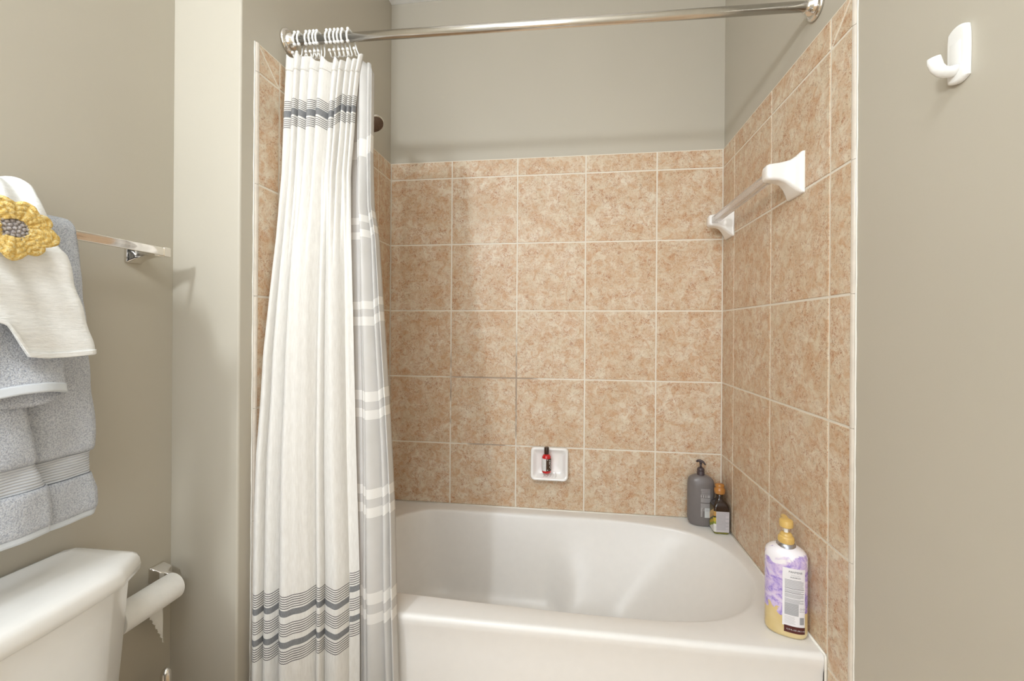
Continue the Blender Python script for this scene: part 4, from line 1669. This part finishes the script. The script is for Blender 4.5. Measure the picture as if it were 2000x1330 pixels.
mb = MB(); mb.tube([(xb + 0.185, YC_ - 0.165, 0.665), (xb + 0.205, YC_ - 0.165, 0.665)], 0.010, 14); mb.tube([(xb + 0.203, YC_ - 0.165, 0.665), (xb + 0.208, YC_ - 0.12, 0.655), (xb + 0.206, YC_ - 0.085, 0.648)], [0.006, 0.005, 0.0065], 12); mb.build('flush_lever', CHROME, tl_)

# ------------------------------------------------------------------ toilet paper holder and roll
TPX, TPZ = XLL + 0.062, 0.5730
tp = empty('toilet_paper_holder', (XLL, -0.925, 0.585))
tag(tp, 'chrome toilet paper holder on the left wall close to the corner', 'toilet paper holder')
for yc, ya_ in ((-0.9220, -0.9260), (-1.0880, -1.0800)):
    rg = []
    for h, q, hw, hz_ in ((0.0, 0, .0190, .0200), (0.004, 0, .0190, .0200), (0.0055, 0, .0180, .0190), (0.030, 0.1, .0172, .0170), (0.0335, 0.6, .0110, .0150), (0.036, 1, .0060, .0135), (0.072, 1, .0055, .0115), (0.0755, 1, .0045, .0100)):
        rg.append([(XLL + 0.0003 + h, a, b) for a, b in rrect(lerp(yc, ya_, q), 0.5850 - 0.012 * sstep(0, 0.07, h), hw, hz_, 0.003, 3)])
    mb = MB(); mb.rings(rg)
    mb.build('post', CHROME, tp, autos=40)
mb = MB(); mb.tube([(TPX, -0.928, TPZ), (TPX, -1.078, TPZ)], 0.0075, 16); mb.build('spindle', CHROME, tp)
tr_ = empty('toilet_paper_roll', (TPX, -0.98, TPZ))
tag(tr_, 'nearly used white toilet paper roll on the chrome holder with a torn tail', 'toilet paper roll')
RR = 0.0325
mb = MB()
n = 40
prof = [(-0.9355, 0.020), (-0.9350, RR - 0.002), (-0.9365, RR), (-0.970, RR + 0.0006), (-1.010, RR), (-1.0705, RR), (-1.072, RR - 0.002), (-1.072, 0.020)]
mb.rings([[(TPX + 0.006 + r * cos(2 * pi * k / n), y_, TPZ - 0.008 + r * sin(2 * pi * k / n)) for k in range(n)] for y_, r in prof] + [[(TPX + 0.006 + 0.020 * cos(2 * pi * k / n), -0.9355, TPZ - 0.008 + 0.020 * sin(2 * pi * k / n)) for k in range(n)]], cap0=False, cap1=False)
mb.build('roll', PAPER, tr_, autos=50)
mb = MB()


def tail(s, t):
    # hangs from the wall side of the roll, torn to a point
    zt_, zb_ = TPZ - 0.010, 0.4140
    z_ = lerp(zt_, zb_, t)
    w0 = lerp(0.036, 0.001, min(1, max(0, t - 0.30) / 0.70) ** 1.1)
    yr = -0.9420 + 0.010 * sin(t * pi / 2)
    jag = 0.0014 * sin(t * 60) + 0.0010 * sin(t * 143) if t > 0.3 else 0
    y = yr - s * (w0 + jag)
    return (XLL + 0.0360 - 0.001 * t + 0.002 * sin(s * 4 + t * 5), y, z_)


mb.grid(10, 60, tail)
mb.build('torn_tail', PAPER, tr_, solid=0.0006)

# ------------------------------------------------------------------ toilet brush with metal handle, in the corner by the toilet
bxx, byy = -0.7450, -0.955
br = empty('toilet_brush', (bxx, byy, 0))
tag(br, 'toilet brush with rounded brushed metal handle in the corner under the paper roll', 'toilet brush')
mb = MB(); mb.lathe((bxx, byy, 0), [(0.045, 0.001), (0.046, 0.004), (0.046, 0.150), (0.043, 0.152), (0.040, 0.150)], 36); mb.build('canister', SATIN, br, autos=50)
mb = MB(); mb.lathe((bxx, byy, 0), [(0.039, 0.150), (0.039, 0.158), (0.020, 0.163), (0.0085, 0.165)], 36); mb.build('collar', SATIN, br, autos=50)
mb = MB(); mb.lathe((bxx, byy, 0), [(0.0065, 0.160), (0.0068, 0.22), (0.0110, 0.260), (0.0122, 0.300), (0.0120, 0.345), (0.0112, 0.358), (0.0085, 0.3665), (0.0040, 0.3705), (0.0008, 0.3715)], 32)
mb.build('handle', SATIN, br)
